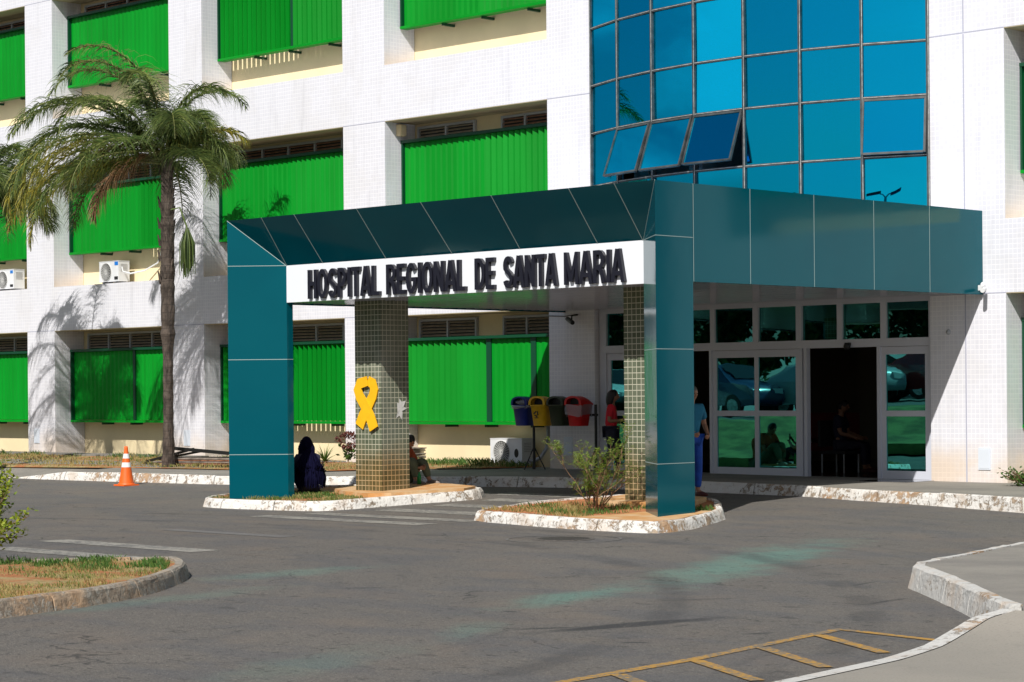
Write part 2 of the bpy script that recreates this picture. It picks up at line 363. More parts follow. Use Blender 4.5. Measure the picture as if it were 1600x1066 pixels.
M['yellowleaf'] = leafm('bright_yellow_green_leaf', [(.16, .25, .02), (.38, .42, .03), (.10, .18, .02)], .5, .3)
M['twig'] = plain('brown_twig', (.22, .13, .07), .9, vary=.3, scale=20)
M['treeleaf'] = leafm('tree_leaf', [(.015, .045, .010), (.03, .08, .014), (.06, .13, .02), (.02, .06, .012)], .6, .2)
M['burgundy'] = leafm('burgundy_leaf', [(.07, .015, .015), (.13, .03, .025), (.20, .07, .05), (.05, .02, .015)], .6, .2)
M['orange'] = plain('orange_plastic', (.85, .13, .012), .5, vary=.06, scale=6)
M['reflective'] = plain('white_reflective_band', (.80, .80, .80), .4)
M['black'] = plain('black_metal', (.012, .012, .012), .45)
M['rust'] = plain('rusty_sheet', (.24, .11, .06), .85, vary=.5, scale=6, bump=.4)
M['greysheet'] = plain('weathered_sheet', (.22, .18, .15), .8, vary=.4, scale=5, bump=.3)
M['acwhite'] = plain('white_unit_casing', (.72, .73, .74), .4, vary=.05, scale=3)
M['acgrey'] = plain('grey_unit_side', (.42, .42, .42), .5)
M['sticker'] = plain('blue_sticker', (.01, .18, .62), .4)
M['grille'] = plain('fan_grille', (.60, .60, .58), .5)
M['pipe'] = plain('grey_pipe', (.38, .39, .40), .5, vary=.2, scale=8)
M['binblue'] = plain('blue_plastic', (.006, .02, .20), .35, vary=.1)
M['binyellow'] = plain('yellow_plastic', (.72, .42, .01), .35, vary=.1)
M['bingreen'] = plain('dark_olive_plastic', (.03, .042, .02), .35, vary=.1)
M['binred'] = plain('red_plastic', (.62, .01, .012), .35, vary=.1)
def bagm():
    t = NT('thin_plastic_bag'); t.set(Base_Color=(.65, .68, .75), Roughness=.2, Alpha=.40).bump(t.noise(22, 4), .9, .03); return t.m
M['bag'] = bagm()
M['ribbon'] = plain('yellow_ribbon_foam', (.86, .46, .005), .6, vary=.05)
M['paper'] = plain('torn_white_paper', (.68, .68, .66), .8, vary=.1, scale=12)
M['lid'] = plain('pale_cover_plate', (.66, .71, .78), .5)
M['skin'] = plain('brown_skin', (.30, .145, .085), .55)
M['skinlight'] = plain('light_brown_skin', (.42, .20, .12), .55)
M['eye'] = plain('eye_dark', (.02, .015, .01), .2)
M['hairblack'] = plain('black_hair', (.008, .007, .008), .4, vary=.3, scale=60, bump=.5)
M['braid'] = plain('navy_black_braids', (.004, .004, .022), .85, vary=.3, scale=60, bump=.4, spec=.08)
M['hairgrey'] = plain('grey_hair', (.12, .11, .10), .6, vary=.4, scale=60)
M['shirtred'] = plain('red_shirt', (.60, .012, .03), .8, vary=.12, scale=9, bump=.3)
M['shirtblue'] = plain('petrol_blue_shirt', (.01, .17, .30), .8, vary=.12, scale=9, bump=.3)
M['shirtnavy'] = plain('dark_navy_shirt', (.012, .013, .04), .8, vary=.12, scale=9)
M['shirtbrick'] = plain('rust_red_shirt', (.50, .10, .03), .8, vary=.12, scale=9)
M['jeans'] = plain('blue_jeans', (.015, .085, .46), .8, vary=.22, scale=7, bump=.4)
M['darkpants'] = plain('dark_navy_trousers', (.012, .012, .03), .8, vary=.15)
M['olivepants'] = plain('olive_grey_trousers', (.13, .155, .10), .85, vary=.15, scale=8, bump=.3)
M['shoepink'] = plain('pink_shoe', (.62, .12, .22), .6)
M['shoebrown'] = plain('dark_red_shoe', (.09, .018, .014), .5)
M['bottle'] = plain('green_bottle', (.01, .25, .05), .2)

# ---------------------------------------------------------------- ground, road, painted marks
g = MB()
xs = [-160, -60, -40, -30, -20, -10, 0, 40, 120]; ys = [-140, -40, 0, 10, 21.5, 27.5, 40, 90]
g.grid([[(x, y, zg(x, y)) for x in xs] for y in ys], 0, smooth=False)
tag(g.build('road', M['asphalt']), kind='structure')

def sheet(poly, off, fz=zg):
    m = MB(); m.prism(poly, lambda x, y: fz(x, y) + off - .003, lambda x, y: fz(x, y) + off); return m
zeb = MB()
zeb_faint = MB()
def quad(m, pts, off=.004):
    m.face([(x, y, zg(x, y) + off) for x, y in pts])
for y0, x0, x1 in ((21.05, -24.75, -21.35), (22.1, -24.35, -21.9), (23.1, -24.15, -22.1), (24.15, -24.2, -22.6), (25.15, -24.9, -22.6)):
    quad(zeb, [(x0, y0 - .21), (x1, y0 - .21), (x1, y0 + .21), (x0, y0 + .21)])
quad(zeb, [(-24.85, 19.95), (-21.35, 19.95), (-21.35, 20.37), (-24.85, 20.37)])
for y0, x0, x1 in ((14.1, -22.15, -19.35), (15.25, -22.75, -19.75)):
    quad(zeb, [(x0, y0 - .2), (x1, y0 - .2), (x1, y0 + .2), (x0, y0 + .2)])
for y0, x0, x1 in ((17.4, -23.3, -20.9),):
    quad(zeb_faint, [(x0, y0 - .13), (x1, y0 - .13), (x1, y0 + .13), (x0, y0 + .13)])
tag(zeb.build('crosswalk_marking', M['zebra']), kind='structure')
tag(zeb_faint.build('worn_crosswalk_marking', M['zebrafaint']), kind='structure')
ym = MB()
def stripe(m, a, b, wd, off=.004):
    a = Vector(a); b = Vector(b); d = (b - a).normalized(); n = Vector((-d.y, d.x)) * wd / 2
    m.face([(p.x, p.y, zg(p.x, p.y) + off) for p in (a - n, b - n, b + n, a + n)])
stripe(ym, (-8.98, 8.0), (-9.27, 11.14), .10); stripe(ym, (-9.27, 11.14), (-9.62, 13.2), .10)
stripe(ym, (-9.57, 13.16), (-8.60, 13.0), .09, .0055)
for a, b in (((-9.48, 12.75), (-8.52, 12.17)), ((-9.33, 11.9), (-8.35, 11.3)), ((-9.2, 11.05), (-8.28, 10.52)), ((-9.12, 10.2), (-8.25, 9.7))): stripe(ym, a, b, .10, .007)
stripe(ym, (-8.53, 12.98), (-8.37, 12.9), .10)
tag(ym.build('yellow_road_marking', M['yellowpaint']), kind='structure')

# manhole
t = thing('manhole_cover', (-17.95, 19.15, zg(0, 19)), 'round iron manhole cover set in the asphalt before the right planted island', 'manhole cover')
mh = MB(); mh.lathe((-17.95, 19.15, -.15), [(.0, .012), (.27, .012), (.30, .010), (.31, .004)], 28); mh.build('lid', plain('cast_iron', (.05, .045, .04), .6, vary=.4, scale=30, bump=.8), t)
mr = MB(); mr.lathe((-17.95, 19.15, -.15), [(.31, .008), (.36, .009), (.37, .003)], 28); mr.build('ring', plain('iron_ring', (.10, .09, .08), .7, vary=.4, scale=20), t)
mp = MB(); mp.lathe((-17.95, 19.15, -.15), [(.66 , .005), (.69, .005)], 36); mp.build('mortar_edge', M['zebrafaint'], t)

# far platform with kerb
def offset_line(pts, d):
    out = []
    for i, p in enumerate(pts):
        a = Vector(pts[max(i - 1, 0)]); b = Vector(pts[min(i + 1, len(pts) - 1)]); t_ = (b - a).normalized(); n = Vector((-t_.y, t_.x)); out.append((p[0] + n.x * d, p[1] + n.y * d))
    return out
def smooth_line(pts, n=4):
    out = []
    for i in range(len(pts) - 1):
        p0 = Vector(pts[max(i - 1, 0)]); p1 = Vector(pts[i]); p2 = Vector(pts[i + 1]); p3 = Vector(pts[min(i + 2, len(pts) - 1)])
        for k in range(n):
            u = k / n; out.append(tuple(.5 * ((2 * p1) + (p2 - p0) * u + (2 * p0 - 5 * p1 + 4 * p2 - p3) * u * u + (3 * p1 - p0 - 3 * p2 + p3) * u ** 3)))
    out.append(tuple(pts[-1])); return out
def kerb(name, pts, mat, ztop, width=.13, batter=.04, seed=1, drop=None):
    """rounded-edge kerb following pts; its road face is on the line, its body to the left of it"""
    rr = random.Random(seed); rows = []
    fine = []
    for i in range(len(pts) - 1):
        a, b = Vector(pts[i]), Vector(pts[i + 1]); k = max(1, int((b - a).length / .16))
        fine += [tuple(a.lerp(b, j / k)) for j in range(k)]
    fine.append(tuple(pts[-1]))
    offs = [0, .012 + batter * .6, batter + .01, batter + .03, width - .01, width]
    lines = [offset_line(fine, o) for o in offs]; m = MB()
    for i in range(len(fine)):
        x, y = fine[i]; zb = zg(x, y) - .03; zt = ztop(*lines[3][i])
        k = 1.0 if drop is None else drop(x, y)
        zt = zg(x, y) + .004 + (zt - zg(x, y)) * k
        j = [rr.uniform(-1, 1) * .009 for _ in range(4)]
        rows.append([(lines[0][i][0] , lines[0][i][1] + j[0], zb), (lines[1][i][0], lines[1][i][1] + j[1], zb + (zt - zb) * .7), (lines[2][i][0], lines[2][i][1] + j[2], zt - .018 + j[3] * .8),
                     (lines[3][i][0], lines[3][i][1], zt + j[1] * .3), (lines[4][i][0], lines[4][i][1], zt + j[2] * .2), (lines[5][i][0], lines[5][i][1], zb)])
    jn = 6
    for i0 in range(0, len(rows) - 1, jn):
        seg = rows[i0:i0 + jn + 1]; dz = rr.uniform(-.006, .006)
        seg = [[Vector(p) + Vector((0, 0, dz if 0 < k < 5 else 0)) for k, p in enumerate(q)] for q in seg]
        for e0, e1 in ((0, 1), (-1, -2)):
            seg[e0] = [p + (q - p) * .06 for p, q in zip(seg[e0], seg[e1])]
        m.grid(seg, 0, smooth=False); m.face(seg[0][::-1]); m.face(seg[-1])
    return m.build(name, mat)
def resample(line, d):
    return offset_line(line, d)
far = smooth_line([(-15.0, 24.9), (-15.39, 25.09), (-17.24, 25.67), (-18.82, 26.05), (-19.84, 26.35), (-21.67, 26.5), (-23.32, 26.6), (-25.11, 26.47), (-27.13, 26.08), (-29.18, 25.7), (-31.62, 25.0), (-33.07, 24.85), (-34.64, 24.76), (-35.99, 24.68), (-37.7, 24.66), (-39.5, 24.7), (-44, 24.8)])
right_ext = [(-8, 23.4), (-10, 23.7), (-12.5, 24.15)]
far = right_ext + far
far_r = far[::-1]           # runs towards +X, body (left side) towards the building
def zfar(x, y): return zp(x, y)
kl = kerb('kerb', far_r, M['kerb'], zfar, drop=lambda x, y: 1 if x > -36.4 else max(.05, 1 - (-36.4 - x) / 1.8))
tag(kl, kind='structure')
inner = resample(far_r, .12)
def zfar2(x, y):
    k = 1 if x > -36.4 else max(.05, 1 - (-36.4 - x) / 1.8); k = max(k, min(1, (y - 25.0) / 1.2))
    return zg(x, y) + (zp(x, y) - zg(x, y)) * k
pf = MB()
rows = []
for (x, y) in inner:
    rows.append([(x, y + (29.35 - y) * f, zfar2(x, y + (29.35 - y) * f)) for f in (0, .12, .25, .5, .75, 1)])
pf.grid(rows, 0, smooth=False)
tag(pf.build('pavement', M['pave']), kind='structure')
# polished threshold before the doors
th = MB(); th.box(-26.2, -19.35, 28.25, 29.36, .10, .168); tag(th.build('entrance_floor', M['polished']), kind='structure')

# grass verge on the platform
def ground_patch(name, poly, off, mat, fz):
    m = MB(); k = len(poly)
    m.prism(poly, lambda x, y: fz(x, y) + off - .01, lambda x, y: fz(x, y) + off)
    return tag(m.build(name, mat), kind='structure')
verge = [(-47, 25.75), (-40, 25.75), (-34.5, 25.95), (-31.0, 26.35), (-30.0, 27.3), (-28.3, 28.1), (-27.7, 28.98), (-31.5, 28.98), (-32, 28.3), (-38, 28.2), (-47, 28.2)]
def zverge(x, y): return zfar2(x, y)
ground_patch('verge_soil', verge, .03, M['soil'], zfar2)
pad = MB()
for x0, x1 in ((-46.9, -43.3), (-43.2, -40.4), (-40.3, -37.4)): pad.prism([(x0, 28.25), (x1, 28.22), (x1, 28.99), (x0, 28.99)], .2, .30)
tag(pad.build('concrete_path', M['pave']), kind='structure')

def in_poly(x, y, poly):
    c = False; j = len(poly) - 1
    for i in range(len(poly)):
        (xi, yi), (xj, yj) = poly[i], poly[j]
        if (yi > y) != (yj > y) and x < (xj - xi) * (y - yi) / (yj - yi) + xi: c = not c
        j = i
    return c
def grass(name, label, poly, n, h, mats, fz, off=0, clump=1.0, seed=1, wd=.006, thr=-.1, sc=1.2):
    rr = random.Random(seed); m = MB(); x0, x1 = min(p[0] for p in poly), max(p[0] for p in poly); y0, y1 = min(p[1] for p in poly), max(p[1] for p in poly); k = 0; tries = 0
    while k < n and tries < n * 25:
        tries += 1
        x = rr.uniform(x0, x1); y = rr.uniform(y0, y1)
        if not in_poly(x, y, poly): continue
        nv = noise.noise(Vector((x * sc, y * sc, seed * 3.1)))
        if nv < thr + rr.uniform(-.15, .15): continue
        k += 1; z = fz(x, y) + off; hh = h * rr.uniform(.35, 1.15) * (1 + clump * max(nv, 0)); a = rr.uniform(0, 2 * PI); l = rr.uniform(.1, .8) * hh
        dx, dy = math.cos(a) * l, math.sin(a) * l; b = rr.uniform(0, PI); wx, wy = math.cos(b) * wd, math.sin(b) * wd
        mi = (1 if noise.noise(Vector((x * 1.7, y * 1.7, 9 + seed))) > .02 + rr.uniform(-.12, .12) else 0) if len(mats) > 1 else 0
        m.face([(x - wx, y - wy, z), (x + wx, y + wy, z), (x + wx * .6 + dx * .4, y + wy * .6 + dy * .4, z + hh * .65), (x + dx, y + dy, z + hh)], mi)
    o = m.build(name, mats); return tag(o, label, 'grass', kind='stuff')
grass('verge_grass', 'dry yellow and green grass strip between the pavement and the tiled wall', verge, 9000, .05, [M['grassdry'], M['grassleaf']], zfar2, .03, seed=2, wd=.009, thr=-.35)
grass('tall_grass', 'tuft of taller green grass at the cream wall beside the air conditioner', [(-31.3, 28.5), (-28.0, 28.45), (-27.75, 28.98), (-31.0, 28.98)], 1500, .10, [M['grassgreen'], M['grassleaf']], zfar2, .02, seed=5, wd=.008, thr=-.5)
grass('kerbside_weeds', 'short weeds along the foot of the wall at left', [(-47, 28.1), (-33, 28.1), (-33, 28.3), (-47, 28.3)], 900, .09, [M['grassgreen'], M['grassleaf']], zfar2, .02, seed=8, wd=.008, thr=.0, sc=.9)

# planted islands
def island(name, poly, soil_mat, kmat, h, seed, width=.14, closed=True, smooth=3, soil_off=-.015, sides=None):
    pl = smooth_line(poly + [poly[0]], smooth) if closed else poly
    ztop = lambda x, y: zg(x, y) + h
    k = kerb(name + '_kerb', pl, kmat, ztop, width, seed=seed); k.name = 'kerb'; tag(k, kind='structure')
    inn = offset_line(pl, width - .02); inn = inn[:-1] if closed else inn
    m = MB(); m.prism(inn, lambda x, y: zg(x, y) + h + soil_off - .05, lambda x, y: zg(x, y) + h + soil_off); tag(m.build('island_soil', soil_mat), kind='structure')
    return inn
islA = [(-28.0, 21.65), (-27.6, 21.25), (-26.8, 21.15), (-25.4, 21.36), (-24.98, 21.68), (-24.8, 22.4), (-24.65, 23.2), (-24.45, 23.8), (-24.5, 24.3), (-25.2, 24.85), (-27.0, 24.9), (-27.9, 24.0), (-28.2, 22.8)]
innA = island('island', islA, M['soil'], M['kerb'], .14, 3, smooth=2)
islB = [(-21.85, 21.75), (-21.5, 21.15), (-20.4, 20.83), (-19.3, 20.60), (-18.2, 20.52), (-17.75, 20.62), (-17.82, 21.2), (-18.1, 22.0), (-18.45, 22.8), (-18.9, 23.3), (-19.6, 24.1), (-20.8, 24.5), (-21.6, 24.2), (-21.9, 23.0)]
innB = island('island', islB, M['redsoil'], M['kerb'], .14, 4, smooth=2)
# concrete footings earth-stained round the pillars
fa = MB(); fa.prism([(-26.6, 23.1), (-25.9, 22.72), (-25.2, 22.55), (-24.9, 22.75), (-24.72, 23.3), (-24.5, 23.9), (-24.7, 24.35), (-25.5, 24.6), (-26.9, 24.6)], lambda x, y: zg(x, y) + .1, lambda x, y: zg(x, y) + .185); tag(fa.build('footing_slab', M['stained']), kind='structure')
fb = MB(); fb.prism([(-20.9, 22.9), (-20.5, 22.78), (-19.5, 22.75), (-19.3, 23.2), (-19.6, 23.8), (-20.6, 24.1), (-21.1, 23.8)], lambda x, y: zg(x, y) + .1, lambda x, y: zg(x, y) + .19); tag(fb.build('footing_slab', M['stained']), kind='structure')
fc = MB(); fc.prism([(-19.35, 20.75), (-18.25, 20.66), (-17.92, 20.72), (-18.0, 21.3), (-18.42, 22.5), (-19.2, 22.4), (-19.25, 21.7)], lambda x, y: zg(x, y) + .1, lambda x, y: zg(x, y) + .138); tag(fc.build('footing_slab', M['stained']), kind='structure')
zi = lambda x, y: zg(x, y) + .125
grass('left_island_grass', 'low green grass on the kerbed island under the left canopy post', [(-27.8, 21.5), (-25.5, 21.6), (-25.0, 22.0), (-25.2, 22.45), (-26.2, 22.7), (-26.9, 23.1), (-28.0, 23.0)], 3000, .05, [M['grassgreen'], M['grassleaf']], zi, seed=11, thr=-.25, sc=2)
grass('right_island_grass', 'sparse green and dry grass on the kerbed island with the shrub', [(-21.65, 21.4), (-20.3, 21.0), (-19.3, 20.85), (-19.3, 21.6), (-19.6, 22.6), (-21.3, 23.0)], 1700, .06, [M['grassgreen'], M['grassdry']], zi, seed=12, thr=-.1, sc=2.3)
grass('post_weeds', 'few dark weeds behind the right canopy post', [(-18.75, 22.3), (-18.45, 22.5), (-18.7, 22.9), (-19.0, 22.8)], 150, .05, [M['grassgreen']], zi, seed=13, thr=-.6)

# left foreground island
islL = [(-14.3, 3.0), (-14.6, 7.0), (-15.08, 9.55), (-15.28, 10.27), (-15.48, 10.9), (-15.98, 11.8), (-16.9, 12.85), (-17.75, 13.42), (-18.05, 13.25), (-18.45, 12.75), (-18.95, 11.9), (-20.2, 9.6), (-21.2, 7.0), (-21.5, 3.0)]
pl = smooth_line(islL, 3)
k = kerb('kerb', pl, M['kerbdull'], lambda x, y: zg(x, y) + .14, .15, seed=6); tag(k, kind='structure')
innL = offset_line(pl, .14)
m = MB(); m.prism(innL, lambda x, y: zg(x, y) + .05, lambda x, y: zg(x, y) + .115); tag(m.build('island_soil', M['soil']), kind='structure')
zl = lambda x, y: zg(x, y) + .115
vis = [p for p in offset_line(pl, .2) if p[1] > 8.0]
grass('foreground_grass', 'dry yellow lawn with green patches inside the curved kerb at lower left', vis, 13000, .033, [M['grassdry'], M['grassleaf']], zl, seed=21, thr=-.12, sc=1.5, wd=.004)
grass('foreground_green_tufts', 'greener tufts along the far edge of the lower left lawn', [(-18.2, 13.0), (-17.6, 13.2), (-16.8, 12.5), (-17.3, 12.2), (-18.4, 10.8), (-19.3, 11.0)], 2600, .06, [M['grassgreen']], zl, seed=22, thr=.0, sc=2.5, wd=.005)

# right foreground raised pavement, its kerb and the flush pale apron
kr = [(-12.6, 23.6), (-12.5, 21.5), (-11.9, 19.0), (-11.55, 17.6), (-11.36, 16.62), (-11.15, 16.28), (-10.4, 15.55), (-9.7, 14.85), (-9.02, 14.12), (-8.58, 13.70)]
k = kerb('kerb', kr, M['kerbgrey'], lambda x, y: zg(x, y) + .20, .16, seed=9); tag(k, kind='structure')
kri = offset_line(kr, .14)
m = MB(); m.prism(kri + [(-8.30, 13.52), (-4, 13.52), (-4, 22), (-10, 23.55)], lambda x, y: zg(x, y) + .05, lambda x, y: zg(x, y) + .195); tag(m.build('raised_pavement', M['pave']), kind='structure')
# the pale kerb line climbs from road level to the top of the raised kerb, the apron rising with it
ap3 = [(-8.1, 8.0, .012), (-8.14, 10.2, .012), (-8.2, 11.0, .014), (-8.28, 11.8, .02), (-8.37, 12.4, .045), (-8.48, 12.9, .10), (-8.53, 13.25, .155), (-8.47, 13.52, .198)]
zs_ = [p[2] for p in ap3]; ap = smooth_line([p[:2] for p in ap3], 4); hz_ = []
for i_ in range(len(ap3) - 1): hz_ += [zs_[i_] + (zs_[i_ + 1] - zs_[i_]) * q / 4 for q in range(4)]
hz_.append(zs_[-1]); apo = offset_line(ap, .0); api = offset_line(ap, -.13)
m = MB(); m.grid([[(a[0], a[1], zg(*a) - .03), (a[0], a[1], zg(*a) + h), (b[0], b[1], zg(*b) + h + .003)] for a, b, h in zip(ap, api, hz_)], 0, smooth=False); tag(m.build('flush_kerb_line', M['kerbgrey']), kind='structure')
m = MB(); m.grid([[(b[0] + .004, b[1], zg(*b) + h - .001), (b[0] + 1.2, b[1], zg(*b) + max(h, .02) - .001), (-2.0, b[1], zg(*b) + max(h, .02) - .001)] for b, h in zip(api, hz_)], 0, smooth=True); tag(m.build('pale_apron', M['lightpave']), kind='structure')

# ---------------------------------------------------------------- the building
B = thing('hospital_building', (-30, 29, .1), 'large white tiled hospital block with green slatted sun screens and a curved blue glass bay', 'building')
cols = [(-49.75, -48.6), (-44.2, -43.1), (-38.7, -37.55), (-33.05, -31.83), (-27.5, -26.4), (-19.4, -18.05), (-13.5, -12.3)]
TOP = 11.7
for x0, x1 in cols:
    m = MB(); m.box(x0, x1, 29, 29.8, -.1, TOP)
    rt = x0 > -20
    for z in ((7.0, 3.02) if rt else (3.08, 6.85, 10.66)):
        m.box(x0 + .002, x1 - .002, 28.9975, 29.002, z - .008, z + .008, 1)
    if rt and x0 < -19: m.box(-18.77, -18.75, 28.994, 29.002, .05, 6.98, 1); m.box(-18.77, -18.75, 28.994, 29.002, 7.02, TOP - .05, 1)
    m.build('column', [M['tile'], M['joint']], B)
bays = [(-48.6, -44.2), (-43.1, -38.7), (-37.55, -33.05), (-31.83, -27.5), (-18.05, -13.5)]
for i, (x0, x1) in enumerate(bays):
    rt = i == 4
    for z0, z1 in ((3.02, 4.13), (7.0, 8.0), (10.75, 11.7)) if rt else ((3.08, 4.08), (6.85, 7.93), (10.66, 11.7)):
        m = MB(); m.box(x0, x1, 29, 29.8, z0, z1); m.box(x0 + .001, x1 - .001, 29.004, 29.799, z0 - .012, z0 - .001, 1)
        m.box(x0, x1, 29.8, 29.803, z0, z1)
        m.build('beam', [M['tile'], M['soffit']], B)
m = MB(); m.box(-49.9, -26.4, 29.81, 30.1, -.1, TOP); m.build('wall', M['cream'], B)
m = MB(); m.box(-19.3, -12.3, 29.81, 30.1, -.1, TOP); m.build('wall', M['cream'], B)
# tall louvred windows high in each bay
def louvre(x0, x1, z0, z1, n, mat):
    m = MB(); y = 29.775; fr = .045
    m.box(x0, x1, y - .03, 29.809, z0, z0 + fr, 1); m.box(x0, x1, y - .03, 29.809, z1 - fr, z1, 1)
    for k in range(n + 1):
        x = x0 + (x1 - x0) * k / n; xa = min(max(x - fr / 2, x0), x1 - fr); m.box(xa, xa + fr, y - .033, 29.808, z0 + fr, z1 - fr, 1)
    z = z0 + fr + .03
    while z < z1 - fr - .02:
        m.obox(((x0 + x1) / 2, y + .005, z), ((x1 - x0) / 2 - .01, 0, 0), (0, .024, .018), (0, .003 * -.6, .003), 0); z += .062
    m.box(x0 + .01, x1 - .01, 29.797, 29.809, z0 + .01, z1 - .01, 2)
    m.build('louvred_window', [mat, M['alu'], M['insidedark']], B)
for i, (x0, x1) in enumerate(bays):
    for fl, (zs, mat) in enumerate(((3.04, M['louvre']), (6.80, M['louvre_red']), (10.6, M['louvre_red']))):
        z0 = zs - .72 if fl == 1 else zs - .6
        if i == 3:
            louvre(x0 + .12, x0 + 1.72, z0, zs - .02, 2, M['louvre'] if fl != 2 else mat); louvre(x0 + 2.42, x1 - .03, z0, zs - .02, 3, mat)
        else: louvre(x0 + .22, x1 - .05, z0, zs - .02, 5, mat)
# green sun screens
SC = {  # (bay, floor): sections (from, to, blade angle)
 (0, 0): [(0, 1, 8)], (0, 1): [(0, 1, 10)], (0, 2): [(0, 1, 8)],
 (1, 0): [(0, .535, 5), (.555, 1, 6)], (1, 1): [(0, .62, 9), (.62, 1, 72)], (1, 2): [(0, .6, 7), (.6, 1, 9)],
 (2, 0): [(0, .53, 70), (.53, 1, 76)], (2, 1): [(0, .53, 20), (.53, 1, 32)], (2, 2): [(0, .525, 78), (.545, 1, 58)],
 (3, 0): [(0, .52, 38), (.55, .79, 9), (.82, 1, 9)], (3, 1): [(0, .53, 22), (.53, 1, 42)], (3, 2): [(0, .5, 12), (.5, 1, 30)],
 (4, 0): [(0, 1, 12)], (4, 1): [(0, 1, 12)], (4, 2): [(0, 1, 12)]}
for (bi, fl), secs in SC.items():
    x0, x1 = bays[bi]; x0 += .015; x1 -= .015; zb, zt = ((.98, 2.65), (4.83, 6.50), (8.67, 10.32))[fl]
    if bi == 1 and fl == 1: zt = 6.4
    rr = random.Random(bi * 7 + fl)
    f = MB(); f.box(x0, x1, 29.40, 29.62, zt - .055, zt, 1); f.box(x0, x1, 29.405, 29.60, zb, zb + .05, 0)
    f.box(x0, x0 + .035, 29.41, 29.59, zb + .05, zt - .055, 1); f.box(x1 - .035, x1, 29.41, 29.59, zb + .05, zt - .055, 0)
    for k in (.25, .5, .78): f.prism([(x0 + (x1 - x0) * k, 29.5), (x0 + (x1 - x0) * k + .05, 29.5), (x0 + (x1 - x0) * k + .05, 29.81), (x0 + (x1 - x0) * k, 29.81)], zb - .05, zb - .002, 1)
    for a, b in zip(secs[:-1], secs[1:]):
        if b[0] - a[1] > .005: f.box(x0 + (x1 - x0) * a[1], x0 + (x1 - x0) * b[0], 29.47, 29.56, zb + .05, zt - .055, 1)
    scr = f.build('sun_screen', [M['slat'], M['dkgreen']], B)
    for a, b, ang in secs:
        m = MB(); xa = x0 + .04 + (x1 - x0 - .08) * a; xb = x0 + .04 + (x1 - x0 - .08) * b; n = round((xb - xa) / .152); st = (xb - xa) / n
        for k in range(n):
            an = R(ang + rr.uniform(-2.5, 2.5) * (1 if ang > 12 else .6)); c = (xa + st * (k + .5), 29.5, (zb + zt) / 2 - .002)
            hw = st * (.515 if ang > 15 else .5); d = Vector((math.cos(an), math.sin(an), 0)); nn = Vector((-d.y, d.x, 0))
            # shallow folded blade: two leaves meeting at a soft ridge
            for sgn in (-1, 1):
                mid = Vector(c) + d * (sgn * hw * .5) + nn * .004
                ax = d * hw * .5 + nn * (sgn * .006); m.obox(mid, ax, nn * .0035, (0, 0, (zt - zb) / 2 - .058))
        m.build('slat_bank', M['slat'], scr)
# recessed block behind the glass bay, the curved curtain wall
m = MB(); m.box(-26.4, -19.4, 29.02, 29.8, 3.1, 4.2); m.build('beam', [M['tile']], B)
m = MB(); m.box(-49.9, -12.3, 28.98, 36.2, TOP, TOP + .25); m.build('roof', M['joint'], B)
A_ = R(25.2); RR = 3.5 / math.sin(A_); cy_ = 29.0 + RR * math.cos(A_)
arc = [(-22.9 + RR * math.sin(-A_ + 2 * A_ * i / 7), cy_ - RR * math.cos(-A_ + 2 * A_ * i / 7)) for i in range(8)]
ZR = [4.25, 5.19, 6.12, 6.96, 7.97, 8.9, 9.85, 10.8, TOP]
cw = MB()
for i, (x, y) in enumerate(arc):
    n = Vector((x + 22.9, y - cy_, 0)).normalized(); tdir = Vector((-n.y, n.x, 0))
    cw.obox((x, y, (4.2 + TOP) / 2), tdir * .024, n * .045, (0, 0, (TOP - 4.2) / 2), 0)
    cw.obox(Vector((x, y, (4.2 + TOP) / 2)) + n * .046 + tdir * .012, tdir * .004, n * .003, (0, 0, (TOP - 4.2) / 2), 1)
for i in range(7):
    a, b = Vector((*arc[i], 0)), Vector((*arc[i + 1], 0)); d = (b - a); L = d.length; d.normalize(); n = Vector((d.y, -d.x, 0))
    for z in ZR:
        cw.obox((a + b) / 2 + Vector((0, 0, z)) - n * .004, d * (L / 2 - .02), n * .040, (0, 0, .021), 0)
        cw.obox((a + b) / 2 + Vector((0, 0, z + .006)) + n * .038, d * (L / 2 - .02), n * .004, (0, 0, .004), 1)
cwo = cw.build('curtain_wall', [M['dkframe'], M['bright_edge']], B)
rr = random.Random(5)
for i in range(7):
    a, b = Vector((*arc[i], 0)), Vector((*arc[i + 1], 0)); d = (b - a); L = d.length; d.normalize(); n = Vector((d.y, -d.x, 0))
    for j in range(len(ZR) - 1):
        z0, z1 = ZR[j], ZR[j + 1]; opened = {1: .34, 2: .34, 3: .36, 6: .15}.get(i, 0) if j == 1 else 0
        m = MB(); H = z1 - z0 - .045
        top = (a + b) / 2 + Vector((0, 0, z1 - .022)) + n * (.006 if not opened else .05)
        sl = math.asin(opened) if opened else 0; t1 = rr.uniform(-.012, .012); t2 = rr.uniform(-.022, .022)
        dn = Vector((0, 0, -1)) * math.cos(sl) + n * (math.sin(sl) + t1); dd = (d + n * t2).normalized()
        nn = dd.cross(dn).normalized(); nn = nn if nn.dot(n) > 0 else -nn
        m.obox(top + dn * H / 2, dd * (L / 2 - .024), dn * (H / 2), nn * .003, 0)
        if opened:
            e = L / 2 - .03
            for s_ in (-1, 1): m.obox(top + dn * H / 2 + dd * (s_ * e), dd * .016, dn * (H / 2), nn * .02, 1)
            for q in (.02, H - .01): m.obox(top + dn * q, dd * (e - .018), dn * .016, nn * .02, 1)
        o = m.build('open_window_sash' if opened else 'glass_pane', [M['blueglass'], M['dkframe']], cwo)
        if opened: o['label'] = 'top hung blue window tilted open'
